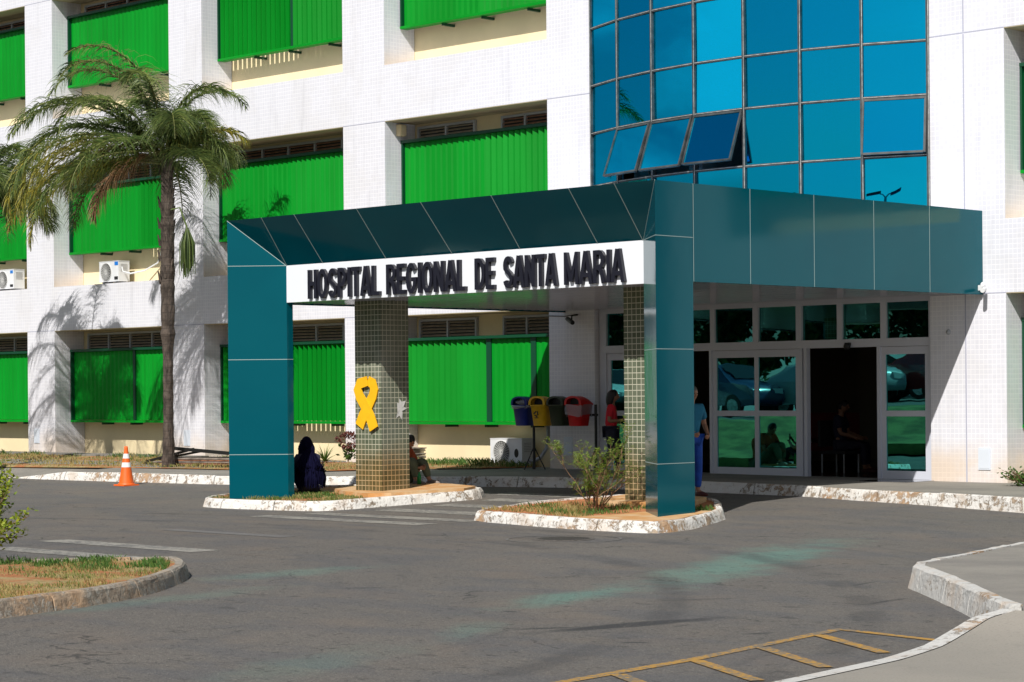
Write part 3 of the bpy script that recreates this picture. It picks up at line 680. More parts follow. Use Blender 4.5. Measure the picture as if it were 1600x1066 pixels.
# rooms behind the glass
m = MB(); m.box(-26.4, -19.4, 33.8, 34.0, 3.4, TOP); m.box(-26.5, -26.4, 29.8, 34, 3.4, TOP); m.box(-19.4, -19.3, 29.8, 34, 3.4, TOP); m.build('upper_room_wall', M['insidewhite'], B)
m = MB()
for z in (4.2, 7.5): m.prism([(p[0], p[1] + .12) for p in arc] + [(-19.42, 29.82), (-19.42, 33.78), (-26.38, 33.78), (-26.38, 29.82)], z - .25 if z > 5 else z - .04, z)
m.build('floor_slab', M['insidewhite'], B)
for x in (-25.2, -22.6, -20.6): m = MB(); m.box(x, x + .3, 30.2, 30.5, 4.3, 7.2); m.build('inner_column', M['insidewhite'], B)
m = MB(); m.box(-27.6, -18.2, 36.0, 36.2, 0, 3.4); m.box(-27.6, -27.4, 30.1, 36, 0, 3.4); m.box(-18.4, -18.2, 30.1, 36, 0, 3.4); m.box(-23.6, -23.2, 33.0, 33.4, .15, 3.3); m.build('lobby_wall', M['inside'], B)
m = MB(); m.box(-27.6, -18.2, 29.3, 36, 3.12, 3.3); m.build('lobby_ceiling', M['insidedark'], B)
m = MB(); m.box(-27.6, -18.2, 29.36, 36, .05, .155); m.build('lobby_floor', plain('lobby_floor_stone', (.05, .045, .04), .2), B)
m = MB(); m.box(-26.4, -26.3, 29.2, 29.8, .1, 3.1); m.build('jamb_wall', M['tile'], B)

# entrance screen
ef = MB(); Y0, Y1 = 29.10, 29.19
vx = [(-26.38, -26.22), (-25.52, -25.42), (-24.66, -24.56), (-23.86, -23.76), (-22.95, -22.84), (-22.06, -21.95), (-21.24, -21.14), (-20.40, -20.29), (-19.5, -19.405)]
ef.box(-26.38, -19.405, Y0, Y1, 2.95, 3.03); ef.box(-26.38, -19.405, Y0 - .005, Y1, 2.255, 2.385)
ef.box(-26.38, -19.405, Y0 + .02, Y1 + .2, 3.03, 3.12)
for a, b in vx: ef.box(a, b, Y0 + .003, Y1 - .003, 2.385, 2.95)
for a, b in (vx[0], vx[8], (-23.88, -23.83), (-21.90, -21.84), (-20.47, -20.41), (-25.46, -25.38)): ef.box(a, b, Y0 - .003, Y1, .15, 2.255)
ef.box(-22.0, -21.955, Y0 + .03, Y1 + .03, .15, 2.255); ef.box(-21.95, -21.92, Y0 + .05, Y1 + .05, .15, 2.255)
efo = ef.build('entrance_frame', M['white_alu'], B)
rr = random.Random(9)
for (a, b), (c, d) in zip(vx[:-1], vx[1:]):
    m = MB(); m.obox(((b + c) / 2, 29.15, 2.667), ((c - b) / 2, rr.uniform(-.008, .008), 0), (0, .003, 0), (0, rr.uniform(-.005, .012), .283)); m.build('glass_pane', M['clearglass'], efo)
def leaf(x0, x1, mids, y=29.15, fw=.085):
    m = MB(); m.box(x0, x0 + fw, y - .025, y + .025, .17, 2.25); m.box(x1 - fw, x1, y - .025, y + .025, .17, 2.25)
    m.box(x0 + fw, x1 - fw, y - .024, y + .024, .17, .30); m.box(x0 + fw, x1 - fw, y - .024, y + .024, 2.13, 2.25); m.box(x0 + fw, x1 - fw, y - .026, y + .026, 1.155, 1.245)
    for k in mids:
        m.box(k - .04, k + .04, y - .0235, y + .0235, .30, 1.155); m.box(k - .04, k + .04, y - .0235, y + .0235, 1.245, 2.13)
    o = m.build('sliding_door', M['white_alu'], B)
    e = [x0 + fw] + [q for k in mids for q in (k - .04, k + .04)] + [x1 - fw]
    for i in range(0, len(e), 2):
        for z0, z1 in ((.30, 1.155), (1.245, 2.13)):
            g = MB(); g.obox(((e[i] + e[i + 1]) / 2, y, (z0 + z1) / 2), ((e[i + 1] - e[i]) / 2, rr.uniform(-.004, .004), 0), (0, .003, 0), (0, rr.uniform(-.004, .004), (z1 - z0) / 2)); g.build('glass_pane', M['doorglass'], o)
leaf(-26.22, -25.46, []); leaf(-23.83, -22.0, [-22.90]); leaf(-20.41, -19.5, [])

# ---------------------------------------------------------------- canopy
XL, XR, YF, ZT, ZI, ZB = -27.15, -18.45, 21.43, 4.27, 3.57, 3.0
E_, EQ_, D_ = .67, .74, .62
CN = thing('entrance_canopy', ((XL + XR) / 2, YF, -.02), 'teal clad entrance canopy with flared front frame in front of the glass doors', 'canopy')
def hseam(m, p, q, z, off, r=.004):   # a horizontal joint strip standing 2 mm proud along p-q
    p, q, off = Vector((*p, z)), Vector((*q, z)), Vector(off).normalized(); m.obox((p + q) / 2 + off * .0005, (q - p) / 2, off * .0020, (0, 0, r), 1)
for sgn, X, nm in ((1, XL, 'left'), (-1, XR, 'right')):
    m = MB(); yi = YF + D_; es = E_ if sgn > 0 else EQ_; xi = X + sgn * es; yb = 22.17; z0 = -.10
    ring = [(X, YF), (xi, yi), (xi, yb), (X, yb)]
    if sgn < 0: ring = ring[::-1]
    # splayed front face with its top cut on the diagonal
    q = [(X, YF, z0), (xi, yi, z0), (xi, yi, ZI), (X, YF, ZT)]; m.face(q if sgn > 0 else q[::-1])
    q = [(xi, yi, z0), (xi, yb, z0), (xi, yb, ZB + .3), (xi, yi, ZB + .3)]; m.face(q if sgn > 0 else q[::-1])
    q = [(xi, yb, z0), (X, yb, z0), (X, yb, ZB + .3), (xi, yb, ZB + .3)]; m.face(q if sgn > 0 else q[::-1])
    q = [(X, yb, z0), (X, YF, z0), (X, YF, ZT), (X, yb, ZT)]; m.face(q if sgn > 0 else q[::-1])
    m.face([(x, y, z0) for x, y in ring])
    off = (sgn * D_, -es, 0)
    for z in (.66, 2.125):
        hseam(m, (X, YF), (xi, yi), z, off); hseam(m, (X, YF), (X, yb), z, (-sgn, 0, 0)); hseam(m, (xi, yi), (xi, yb), z, (sgn, 0, 0))
    hseam(m, (X, YF), (xi, yi), ZI, off); hseam(m, (X, YF), (X, yb), ZI, (-sgn, 0, 0))
    a, b = Vector((X, YF, ZT)), Vector((xi, yi, ZI)); o_ = Vector(off).normalized(); ed = (b - a).normalized(); m.obox((a + b) / 2 + o_ * .001 , (b - a) / 2, o_ * .0025, ed.cross(o_) * .006, 1)
    m.build('post', [M['teal'], M['seam']], CN)
# flared top
m = MB(); m.face([(XL, YF, ZT), (XL + E_, YF + D_, ZI), (XR - EQ_, YF + D_, ZI), (XR, YF, ZT)])
nf = Vector((0, -(ZT - ZI), -D_)).normalized()
for xt, xb in ((-26.32, XL + E_ + .01), (-25.55, -25.62), (-24.15, -24.2), (-22.79, -22.80), (-21.39, -21.45), (-19.95, -20.0), (-19.14, XR - EQ_ - .01)):
    a, b = Vector((xt, YF, ZT)), Vector((xb, YF + D_, ZI)); d = (b - a); sdir = nf.cross(d.normalized()); m.obox((a + b) / 2 + nf * .001, d / 2, nf * .0025, sdir * .0045, 1)
m.build('flared_fascia', [M['teal'], M['seam']], CN)
# right side fascia, left side fascia, roof
m = MB(); m.box(XR - .06, XR, 22.18, 29.0, ZB, ZT)
for y in (22.18, 23.36, 24.77, 26.18, 27.58): m.box(XR - .01, XR + .0025, y + .001, y + .007, ZB + .001, ZT - .001, 1)
m.build('side_fascia', [M['teal'], M['seam']], CN)
m = MB(); m.box(XL, XL + .06, 22.18, 29.0, ZB, ZT); m.build('side_fascia', [M['teal']], CN)
m = MB(); m.box(XL + .06, XR - .06, YF + D_ + .16, 28.98, 3.95, 4.15); m.prism([(XL + .02, YF + .03), (XR - .02, YF + .03), (XR - .02, 22.14), (XL + .02, 22.14)], ZT - .02, ZT - .003); m.build('roof', M['joint'], CN)
m = MB(); m.box(XL + .07, XR - .07, YF + D_ + .16, 28.99, 3.02, 3.06)
for y in [22.3 + .2 * i for i in range(33)]: m.box(XL + .08, XR - .08, y, y + .006, 3.017, 3.021, 1)
m.build('ceiling', [M['ceiling'], M['joint']], CN)
# sign
SG = thing('entrance_sign', ((XL + XR) / 2, YF + D_, ZB), 'long white sign board with raised black capitals across the canopy front', 'sign')
m = MB(); m.box(XL + E_, XR - EQ_, YF + D_, YF + D_ + .12, ZB, ZI); m.build('board', M['signwhite'], SG)
def stroke(m, pts, s, k, closed=False, dep=.10, H=.43, W=.2):
    """extruded ribbon along pts (unit coordinates), mitred"""
    n = len(pts); P2 = [Vector((p[0] * W, p[1] * H)) for p in pts]; L_, R_ = [], []
    for i, p in enumerate(P2):
        if closed: a, b = P2[i - 1], P2[(i + 1) % n]
        else: a, b = P2[max(i - 1, 0)], P2[min(i + 1, n - 1)]
        d1 = (p - a) if (p - a).length > 1e-6 else (b - p); d2 = (b - p) if (b - p).length > 1e-6 else (p - a)
        d1 = d1.normalized(); d2 = d2.normalized(); n1 = Vector((-d1.y, d1.x)); n2 = Vector((-d2.y, d2.x)); mm = (n1 + n2).normalized(); l = s / 2 / max(.55, mm.dot(n1))
        L_.append(p + mm * l); R_.append(p - mm * l)
    e = .0006 * k; y0 = -dep - e; rng = range(n if closed else n - 1)
    for i in rng:
        j = (i + 1) % n; q = [L_[i], R_[i], R_[j], L_[j]]
        f = [(v.x, y0, v.y) for v in q]; bk = [(v.x, 0, v.y) for v in q]
        m.face(f); m.face([bk[0], bk[3], f[3], f[0]]); m.face([f[1], f[2], bk[2], bk[1]])
        if not closed and i == 0: m.face([bk[0], f[0], f[1], bk[1]])
        if not closed and i == n - 2: m.face([f[3], bk[3], bk[2], f[2]])
def ar(cx, cy, rx, ry, a0, a1, n=7): return [(cx + rx * math.cos(R(a0 + (a1 - a0) * i / n)), cy + ry * math.sin(R(a0 + (a1 - a0) * i / n))) for i in range(n + 1)]
GL = {
 'H': (1.0, [[(.16, 0), (.16, 1)], [(.84, 0), (.84, 1)], [(.16, .52), (.84, .52)]]),
 'O': (1.08, ['o', ar(.5, .5, .36, .44, 0, 360, 18)[:-1]]),
 'S': (.98, [ar(.5, .72, .33, .215, 20, 180, 7) + [(.19, .62), (.35, .54), (.66, .44), (.80, .36)] + ar(.5, .285, .34, .22, 0, -165, 7)]),
 'P': (.95, [[(.17, 0), (.17, 1)], [(.17, .935), (.5, .935)] + ar(.5, .685, .32, .25, 80, -80, 6) + [(.5, .44), (.17, .44)]]),
 'I': (.42, [[(.5, 0), (.5, 1)]]),
 'T': (.92, [[(.5, 0), (.5, .93)], [(.02, .935), (.98, .935)]]),
 'A': (1.08, [[(.10, 0), (.47, 1)], [(.90, 0), (.53, 1)], [(.24, .27), (.76, .27)]]),
 'L': (.84, [[(.18, 0), (.18, 1)], [(.18, .065), (.98, .065)]]),
 'R': (1.02, [[(.16, 0), (.16, 1)], [(.16, .935), (.5, .935)] + ar(.5, .71, .31, .225, 80, -80, 6) + [(.5, .475), (.16, .475)], [(.52, .46), (.70, .36), (.86, 0)]]),
 'E': (.86, [[(.18, 0), (.18, 1)], [(.18, .935), (.95, .935)], [(.18, .51), (.88, .51)], [(.18, .065), (.97, .065)]]),
 'G': (1.08, [ar(.5, .5, .35, .44, 38, 345, 15) + [(.86, .46), (.54, .46)]]),
 'N': (1.04, [[(.16, 0), (.16, 1)], [(.84, 0), (.84, 1)], [(.17, .98), (.83, .02)]]),
 'D': (1.02, [[(.16, 0), (.16, 1)], [(.16, .935), (.42, .935)] + ar(.42, .5, .42, .435, 80, -80, 8) + [(.42, .065), (.16, .065)]]),
 'M': (1.28, [[(.12, 0), (.12, 1)], [(.88, 0), (.88, 1)], [(.13, .98), (.5, .10)], [(.87, .98), (.5, .10)]]),
}
words_ = [('HOSPITAL', -25.92, -24.28), ('REGIONAL', -24.15, -22.47), ('DE', -22.30, -21.89), ('SANTA', -21.73, -20.70), ('MARIA', -20.58, -19.47)]
for wd, xa, xb in words_:
    tot = sum(GL[c][0] for c in wd); u = (xb - xa) / tot; x = xa
    for c in wd:
        wdt, st = GL[c]; m = MB(); k = 0; W = wdt * u * .93; closed = False
        for s_ in st:
            if s_ == 'o': closed = True; continue
            k += 1; stroke(m, s_, .060 if c != 'M' else .050, k, closed, .055, .44, W)
        m.v = [(x + p[0], YF + D_ + p[1] - .001, 3.035 + p[2]) for p in m.v]; x += wdt * u
        m.build('letter', M['letter'], SG)

# tiled pillars
P1 = thing('tiled_pillar', (-25.68, 23.3, .05), 'square olive tiled pillar with the yellow ribbon on its front', 'pillar')
m = MB(); m.box(-25.98, -25.38, 23.0, 23.58, .0, 3.02); m.build('shaft', M['ptile'], P1)
P2_ = thing('tiled_pillar', (-20.1, 23.3, .05), 'square olive tiled pillar just behind the right canopy post', 'pillar')
m = MB(); m.box(-20.39, -19.79, 23.0, 23.58, .0, 3.02); m.build('shaft', M['ptile'], P2_)
# ribbon: one loop crossing itself
def ribbon():
    m = MB(); cx, z0 = -25.69, 1.02; y = 22.99
    S = lambda u, v, d: (cx + u * .92, y - d, z0 + v * .95)
    def band(pts, wd, d, th=.02):
        n = len(pts); L_, R_ = [], []
        for i, (u, v) in enumerate(pts):
            a = Vector(pts[max(i - 1, 0)]); b = Vector(pts[min(i + 1, n - 1)]); t_ = (b - a).normalized(); nx = Vector((-t_.y, t_.x)); L_.append(Vector((u, v)) + nx * wd[i] / 2); R_.append(Vector((u, v)) - nx * wd[i] / 2)
        for i in range(n - 1):
            q = [L_[i], R_[i], R_[i + 1], L_[i + 1]]; f = [S(p.x, p.y, d + th) for p in q]; b = [S(p.x, p.y, d) for p in q]
            m.face(f[::-1]); m.face([b[0], b[3], f[3], f[0]][::-1]); m.face([f[1], f[2], b[2], b[1]][::-1])
            if i == 0: m.face([b[0], f[0], f[1], b[1]])
            if i == n - 2: m.face([f[3], b[3], b[2], f[2]])
    W = [.21, .21, .20, .19, .19, .18, .16]
    band([(-.19, .06), (-.10, .22), (.04, .40), (.15, .55), (.19, .66), (.15, .76), (.04, .80)], W, .0)
    band([(.20, .02), (.12, .20), (-.02, .40), (-.15, .55), (-.20, .66), (-.15, .76), (.045, .80)], W, .024)
    return m.build('hanging_ribbon', M['ribbon'])
o = ribbon(); tag(o, 'big yellow looped awareness ribbon fixed on the tiled pillar', 'ribbon')
rr = random.Random(3); m = MB()
pts = [(23.31 + .19 * u + rr.uniform(-.02, .02), 1.20 + .30 * v + rr.uniform(-.02, .02)) for u, v in ((0, 0), (.3, .12), (.6, -.05), (.75, .25), (.62, .4), (1.05, .5), (.7, .6), (1.0, .95), (.55, .8), (.3, 1.0), (.25, .82), (0, .8), (.12, .5), (.0, .3))]
cen = (sum(p[0] for p in pts) / len(pts), sum(p[1] for p in pts) / len(pts))
for i in range(len(pts)):
    a, b = pts[i], pts[(i + 1) % len(pts)]
    m.face([(-25.372, cen[0], cen[1]), (-25.375 + rr.uniform(0, .006), a[0], a[1]), (-25.375 + rr.uniform(0, .006), b[0], b[1])])
tag(m.build('torn_paper', M['paper']), 'torn remains of a white paper notice on the side of the ribbon pillar', 'paper')

# ---------------------------------------------------------------- small fittings on the building
def fitting(name, label, cat, m, mats, loc):
    o = m.build(name, mats); return tag(o, label, cat)
for x, z0, lab in ((-43.95, .50, 'pale rectangular cover plate at the foot of the leftmost full column'), (-38.27, .50, 'pale rectangular cover plate at the foot of the column beside the palm trunk'), (-27.15, .45, 'pale cover plate low on the shaded column behind the recycling bins'), (-18.55, .35, 'pale cover plate low on the sunlit column right of the doors')):
    m = MB(); m.box(x, x + .21, 28.985, 29.0, z0, z0 + .33); m.box(x + .02, x + .19, 28.981, 28.986, z0 + .02, z0 + .31); tag(m.build('cover_plate', M['lid']), lab, 'cover plate', 'pale cover plates on the columns')
m = MB(); m.box(-31.83, -31.72, 29.3, 29.46, 6.58, 6.8); m.box(-31.722, -31.70, 29.31, 29.45, 6.59, 6.79); tag(m.build('junction_box', M['cream']), 'small cream junction box under the beam above the canopy', 'junction box')
cc = thing('security_camera', (-26.8, 28.9, 2.95), 'black security camera on the shaded column under the canopy ceiling', 'camera')
m = MB(); m.tube([(-26.8, 29.0, 2.95), (-26.8, 28.85, 2.93), (-26.78, 28.82, 2.86)], .015); m.build('bracket', M['black'], cc)
m = MB(); m.tube([(-26.9, 28.84, 2.88), (-26.68, 28.74, 2.80)], .04, 10); m.build('camera_body', M['black'], cc)
m = MB(); m.tube([(-26.8, 28.985, 2.96), (-27.1, 28.985, 2.93), (-27.49, 28.985, 2.95)], .008); m.build('cable', M['black'], cc)
m = MB(); m.ball((-21.0, 29.04, 2.27), (.06, .05, .06), 12); m.box(-21.04, -20.96, 29.03, 29.12, 2.28, 2.33); tag(m.build('door_sensor', M['black']), 'small black dome sensor above the open doorway', 'sensor')
m = MB(); m.tube([(-18.36, 28.9, 3.08), (-18.28, 28.72, 3.05)], .035, 10); m.ball((-18.40, 28.92, 3.14), (.04, .04, .05), 10); m.box(-18.448, -18.40, 28.86, 28.95, 3.06, 3.14); tag(m.build('small_camera', M['acwhite']), 'small white camera at the rear end of the canopy side fascia', 'camera')
m = MB(); m.lathe((0, 0, 0), [(0, .02), (.035, .018), (.045, 0)], 14); m.v = [(-19.07 + p[0], 29.0 - p[2], 2.45 + p[1]) for p in m.v]; tag(m.build('wall_button', M['alu']), 'small round metal fitting on the tiled column right of the doors', 'fitting')

# air conditioners
def ac(x, y, z, w_, h_, label, legs=True, fan=True):
    t = thing('air_conditioner', (x + w_ / 2, y, z), label, 'air conditioner', 'outdoor air conditioner units at the wall')
    m = MB(); m.box(x, x + w_, y, y + .30, z + .05, z + h_)
    m.box(x - .008, x + w_ + .008, y - .006, y + .306, z + h_, z + h_ + .012)
    for k in range(6): m.box(x + w_ - .002, x + w_ + .006, y + .06, y + .24, z + h_ * .55 + k * .03, z + h_ * .55 + k * .03 + .012, 1)
    m.build('casing', [M['acwhite'], M['acgrey']], t)
    m = MB(); r = h_ * .40; cx, cz = x + w_ * .36, z + h_ * .53
    m.lathe((0, 0, 0), [(r * 1.05, 0), (r * 1.05, .012), (r, .014), (r * .98, .002)], 28)
    for k in range(1, 7):
        rr_ = r * k / 7; m.lathe((0, 0, 0), [(rr_ - .003, .008), (rr_ + .003, .010)], 24)
    m.v = [(cx + p[0], y - p[2], cz + p[1]) for p in m.v]
    for k in range(12):
        a = PI * k / 12; m.obox((cx, y - .008, cz), (math.cos(a) * r, 0, math.sin(a) * r), (0, .0015, 0), (-math.sin(a) * .003, 0, math.cos(a) * .003))
    g_ = m.build('fan_grille', M['grille'], t)
    m = MB(); m.lathe((0, 0, 0), [(0, .001), (r, .001)], 28); m.v = [(cx + p[0], y - p[2], cz + p[1]) for p in m.v]; m.build('fan_opening', M['insidedark'], g_)
    m = MB()
    for k in (.12, .8): m.box(x + w_ * k, x + w_ * k + .05, y + .02, y + .28, z, z + .05)
    m.build('foot', M['black'], t)
    return t
a = ac(-29.32, 29.30, .20, .82, .52, 'white air conditioner unit on the ground in front of the cream wall by the bins')
m = MB(); m.lathe((0, 0, 0), [(0, .004), (.055, .003)], 20); m.v = [(-28.64 + p[0], 29.30 - p[2], .46 + p[1] * 1.5) for p in m.v]; m.build('badge', M['black'], a)
m = MB(); m.tube([(-28.52, 29.5, .33), (-28.4, 29.5, .31), (-28.26, 29.55, .38), (-28.18, 29.62, .55), (-28.16, 29.65, .8), (-28.16, 29.65, 1.1)], .035, 10); tag(m.build('drain_pipe', M['pipe']), 'bent grey pipe rising beside the ground air conditioner', 'pipe')
a = ac(-41.75, 29.3, 4.09, .73, .50, 'white air conditioner with a blue sticker on the upper ledge behind the palm fronds')
m = MB(); m.box(-41.16, -41.03, 29.294, 29.299, 4.50, 4.58); m.build('sticker', M['sticker'], a); m = MB(); m.box(-41.17, -41.04, 29.293, 29.299, 4.18, 4.25); m.build('plate', M['black'], a)
m = MB(); m.tube([(-40.95, 29.35, 4.45), (-40.85, 29.3, 4.35), (-40.7, 29.4, 4.30), (-40.45, 29.6, 4.36), (-40.1, 29.7, 4.52), (-39.95, 29.72, 4.84)], .018, 8); tag(m.build('coolant_hose', M['acwhite']), 'thin pale hose curving up from the ledge air conditioner', 'hose')
a = ac(-45.95, 29.3, 4.09, .73, .50, 'white air conditioner on the upper ledge at the left picture edge')
m = MB(); m.box(-45.36, -45.25, 29.294, 29.299, 4.50, 4.57); m.build('sticker', M['sticker'], a); m = MB(); m.box(-45.37, -45.25, 29.293, 29.299, 4.18, 4.24); m.build('plate', M['black'], a)

# recycling bins on their rack
RK = thing('bin_rack', (-26.8, 28.4, .2), 'black metal rack on two tripod stands carrying the recycling bins', 'rack')
for x in (-27.42, -25.93):
    m = MB(); m.tube([(x, 28.5, .19), (x, 28.5, 1.36)], .025, 8); m.build('pole', M['black'], RK)
    for a in (20, 140, 260):
        m = MB(); c, s_ = math.cos(R(a)), math.sin(R(a)); m.tube([(x, 28.5, .62), (x + c * .22, 28.5 + s_ * .22, .2), (x + c * .3, 28.5 + s_ * .3, .185)], .012, 6); m.build('leg', M['black'], RK)
m = MB(); m.box(-27.6, -25.9, 28.49, 28.53, 1.16, 1.20); m.build('rail', M['black'], RK)
def bin_(x, mat, label, bag, sym):
    t = thing('recycling_bin', (x + .23, 28.3, .99), label, 'bin', 'recycling bins hanging on the rack')
    x0, x1, y0, y1 = x, x + .385, 28.17, 28.48
    def ringb(z, k, r=.05, n=4):
        cx, cy = (x0 + x1) / 2, (y0 + y1) / 2; hx, hy = (x1 - x0) / 2 * k, (y1 - y0) / 2 * k; out = []
        for (sx, sy, a0) in ((1, 1, 0), (-1, 1, 90), (-1, -1, 180), (1, -1, 270)):
            for i in range(n): a = R(a0 + 90 * i / (n - 1)); out.append((cx + sx * (hx - r) + r * math.cos(a), cy + sy * (hy - r) + r * math.sin(a), z))
        return out
    m = MB(); m.grid([ringb(.99, .74), ringb(1.0, .76), ringb(1.33, .95), ringb(1.335, 1.02), ringb(1.36, 1.02)], 0, True); m.face(ringb(.99, .74)[::-1]); m.build('bucket', mat, t)
    # domed lid with an arched opening in front
    m = MB(); cx = (x0 + x1) / 2; rows = []
    N_ = 14
    for i in range(9):
        v = i / 8; y = y0 - .005 + (y1 - y0 + .01) * v; hgt = .16 * (1 - max(0, v - .45) ** 2 * 2.2)
        rows.append([(cx + .200 * math.cos(PI * j / N_) * (1 if abs(j - N_ / 2) < 7 else 1), y, 1.352 + hgt * math.sin(PI * j / N_) ** .6) for j in range(N_ + 1)])
    m.grid(rows, 0); m.face(rows[-1])
    inn = [(cx + .150 * math.cos(PI * j / N_), y0 - .006, 1.365 + .115 * math.sin(PI * j / N_) ** .6) for j in range(N_ + 1)]
    m.grid([rows[0], inn], 0)
    m.grid([inn, [(p[0], p[1] + .02, p[2]) for p in inn]], 0)
    m.build('lid', mat, t)
    m = MB(); m.face([(p[0], y0 + .10, p[2]) for p in inn]); m.face(ringb(1.345, .97)); m.build('inside', M['insidedark'], t)
    if bag:
        m = MB(); q = random.Random(int(x * 10))
        r0 = ringb(1.345, 1.04, n=7); lo = 1.30 if bag == 1 else 1.17
        rr0 = [(p[0] + q.uniform(-.012, .012), p[1] + q.uniform(-.012, .004), p[2] + q.uniform(-.01, .03)) for p in r0]
        rr1 = [(p[0] + q.uniform(-.02, .02), p[1] + q.uniform(-.025, .005), lo + (p[2] - lo) * .5 + q.uniform(-.02, .02)) for p in r0]
        rr2 = [((p[0] - cx) * .94 + cx + q.uniform(-.015, .015), p[1] + q.uniform(-.015, .01), lo + q.uniform(-.035, .03)) for p in r0]
        m.grid([rr0, rr1, rr2], 0, True); m.build('bag', M['bag'], t)
        if bag == 1:
            m = MB(); m.ball((cx + .03, y0 + .1, 1.40), (.17, .12, .055), 14, f=lambda p, d: p * (1 + .35 * noise.noise(d * 3.1))); m.build('bag', M['bag'], t)
    if sym:
        m = MB(); zc, r = 1.20, .045
        for k in range(3):
            a = R(90 + 120 * k); b = R(90 + 120 * k + 75); p, q_ = Vector((math.cos(a) * r, 0, math.sin(a) * r)), Vector((math.cos(b) * r, 0, math.sin(b) * r))
            d = q_ - p; c = Vector((cx - .03, 28.186, zc)); sd_ = Vector((-d.z, 0, d.x)).normalized(); m.obox(c + (p + q_) / 2, d / 2, (0, .006, 0), sd_ * .011)
            tip = c + q_; dn_ = d.normalized(); m.face([tip + sd_ * .022 + Vector((0, -.007, 0)), tip - sd_ * .022 + Vector((0, -.007, 0)), tip + dn_ * .026 + Vector((0, -.007, 0))])
        for k in range(5): m.box(cx - .075 + k * .019, cx - .062 + k * .019, 28.188, 28.204, 1.125, 1.137)
        m.build('symbol', M['black'], t)
    return t
bin_(-27.66, M['binblue'], 'blue plastic bin, first on the rack, with a bag bulging from its opening', 1, 0)
bin_(-27.22, M['binyellow'], 'yellow plastic bin with a black recycling symbol', 0, 1)
bin_(-26.79, M['bingreen'], 'dark olive green plastic bin between the yellow and the red one', 0, 0)
bin_(-26.36, M['binred'], 'red plastic bin at the right end with a clear bag hanging over its rim', 2, 0)

# traffic cone
def cone(loc, label):
    t = thing('traffic_cone', loc, label, 'traffic cone')
    x, y, z = loc; H = .70
    m = MB(); m.box(x - .165, x + .165, y - .165, y + .165, z, z + .025); m.lathe((x, y, z), [(.155, .025), (.15, .04), (.142, .05)], 28); m.build('base', M['orange'], t)
    def rad(h): return .145 - (.145 - .028) * (h / H)
    m = MB(); m.lathe((x, y, z), [(rad(.04), .04), (rad(.34), .34), (rad(.50), .50), (rad(.66), .66), (.034, .69), (.030, .72), (0, .72)]); m.build('body', M['orange'], t)
    for a, b in ((.34, .425), (.50, .585)): m = MB(); m.lathe((x, y, z), [(rad(a) + .002, a), (rad(b) + .002, b)]); m.build('band', M['reflective'], t)
    m = MB(); m.lathe((x, y, z), [(.024, .721), (0, .722)], 12); m.build('top_hole', M['black'], t)
    return t
cone((-33.55, 24.1, zg(0, 24.1)), 'orange and white striped traffic cone standing on the road by the far kerb')

# heap of metal bars and sheets
SP = thing('scrap_heap', (-34.8, 26.9, .2), 'heap of black metal bars and rusty sheets on the grass beside the palm', 'scrap heap')
X = lambda u: -36.9 + u * 3.4
for a, b, r in (((-36.95, 26.95, .20), (-34.2, 26.9, .23), .030), ((-36.75, 26.9, .25), (-35.2, 26.9, .52), .022), ((-35.95, 26.9, .53), (-33.4, 26.9, .42), .032), ((-36.4, 26.95, .30), (-34.9, 26.95, .49), .020), ((-36.2, 26.75, .24), (-33.4, 26.75, .22), .035), ((-36.3, 27.0, .33), (-33.4, 27.0, .37), .018)):
    m = MB(); a, b = Vector(a), Vector(b); d = (b - a).normalized(); s_ = d.cross(Vector((0, 1, 0))).normalized(); m.obox((a + b) / 2, (b - a) / 2, s_ * r, (0, r, 0)); m.build('bar', M['black'], SP)
for z, x0, mt in ((.24, -36.0, 'rust'), (.275, -36.15, 'greysheet'), (.31, -35.9, 'rust'), (.345, -35.6, 'greysheet')):
    m = MB(); m.obox((x0 + 1.4, 27.1, z), (1.35, .05, .012), (0.02, .45, 0), (0, 0, .012)); m.build('sheet', M[mt], SP)

# stacked slabs by the wall
m = MB(); q = random.Random(4)
SK = thing('slab_stack', (-31.35, 29.05, .26), 'uneven stack of thin grey and white slabs against the cream wall', 'stack')
for k in range(11):
    m = MB(); dx, dy = q.uniform(-.05, .05), q.uniform(-.04, .04); m.obox((-31.3 + dx, 29.1 + dy, .27 + k * .026), (q.uniform(.24, .30), q.uniform(-.02, .02), 0), (0, .17, 0), (0, 0, .010)); m.build('slab', M[q.choice(['paper', 'greysheet', 'pave', 'paper'])], SK)

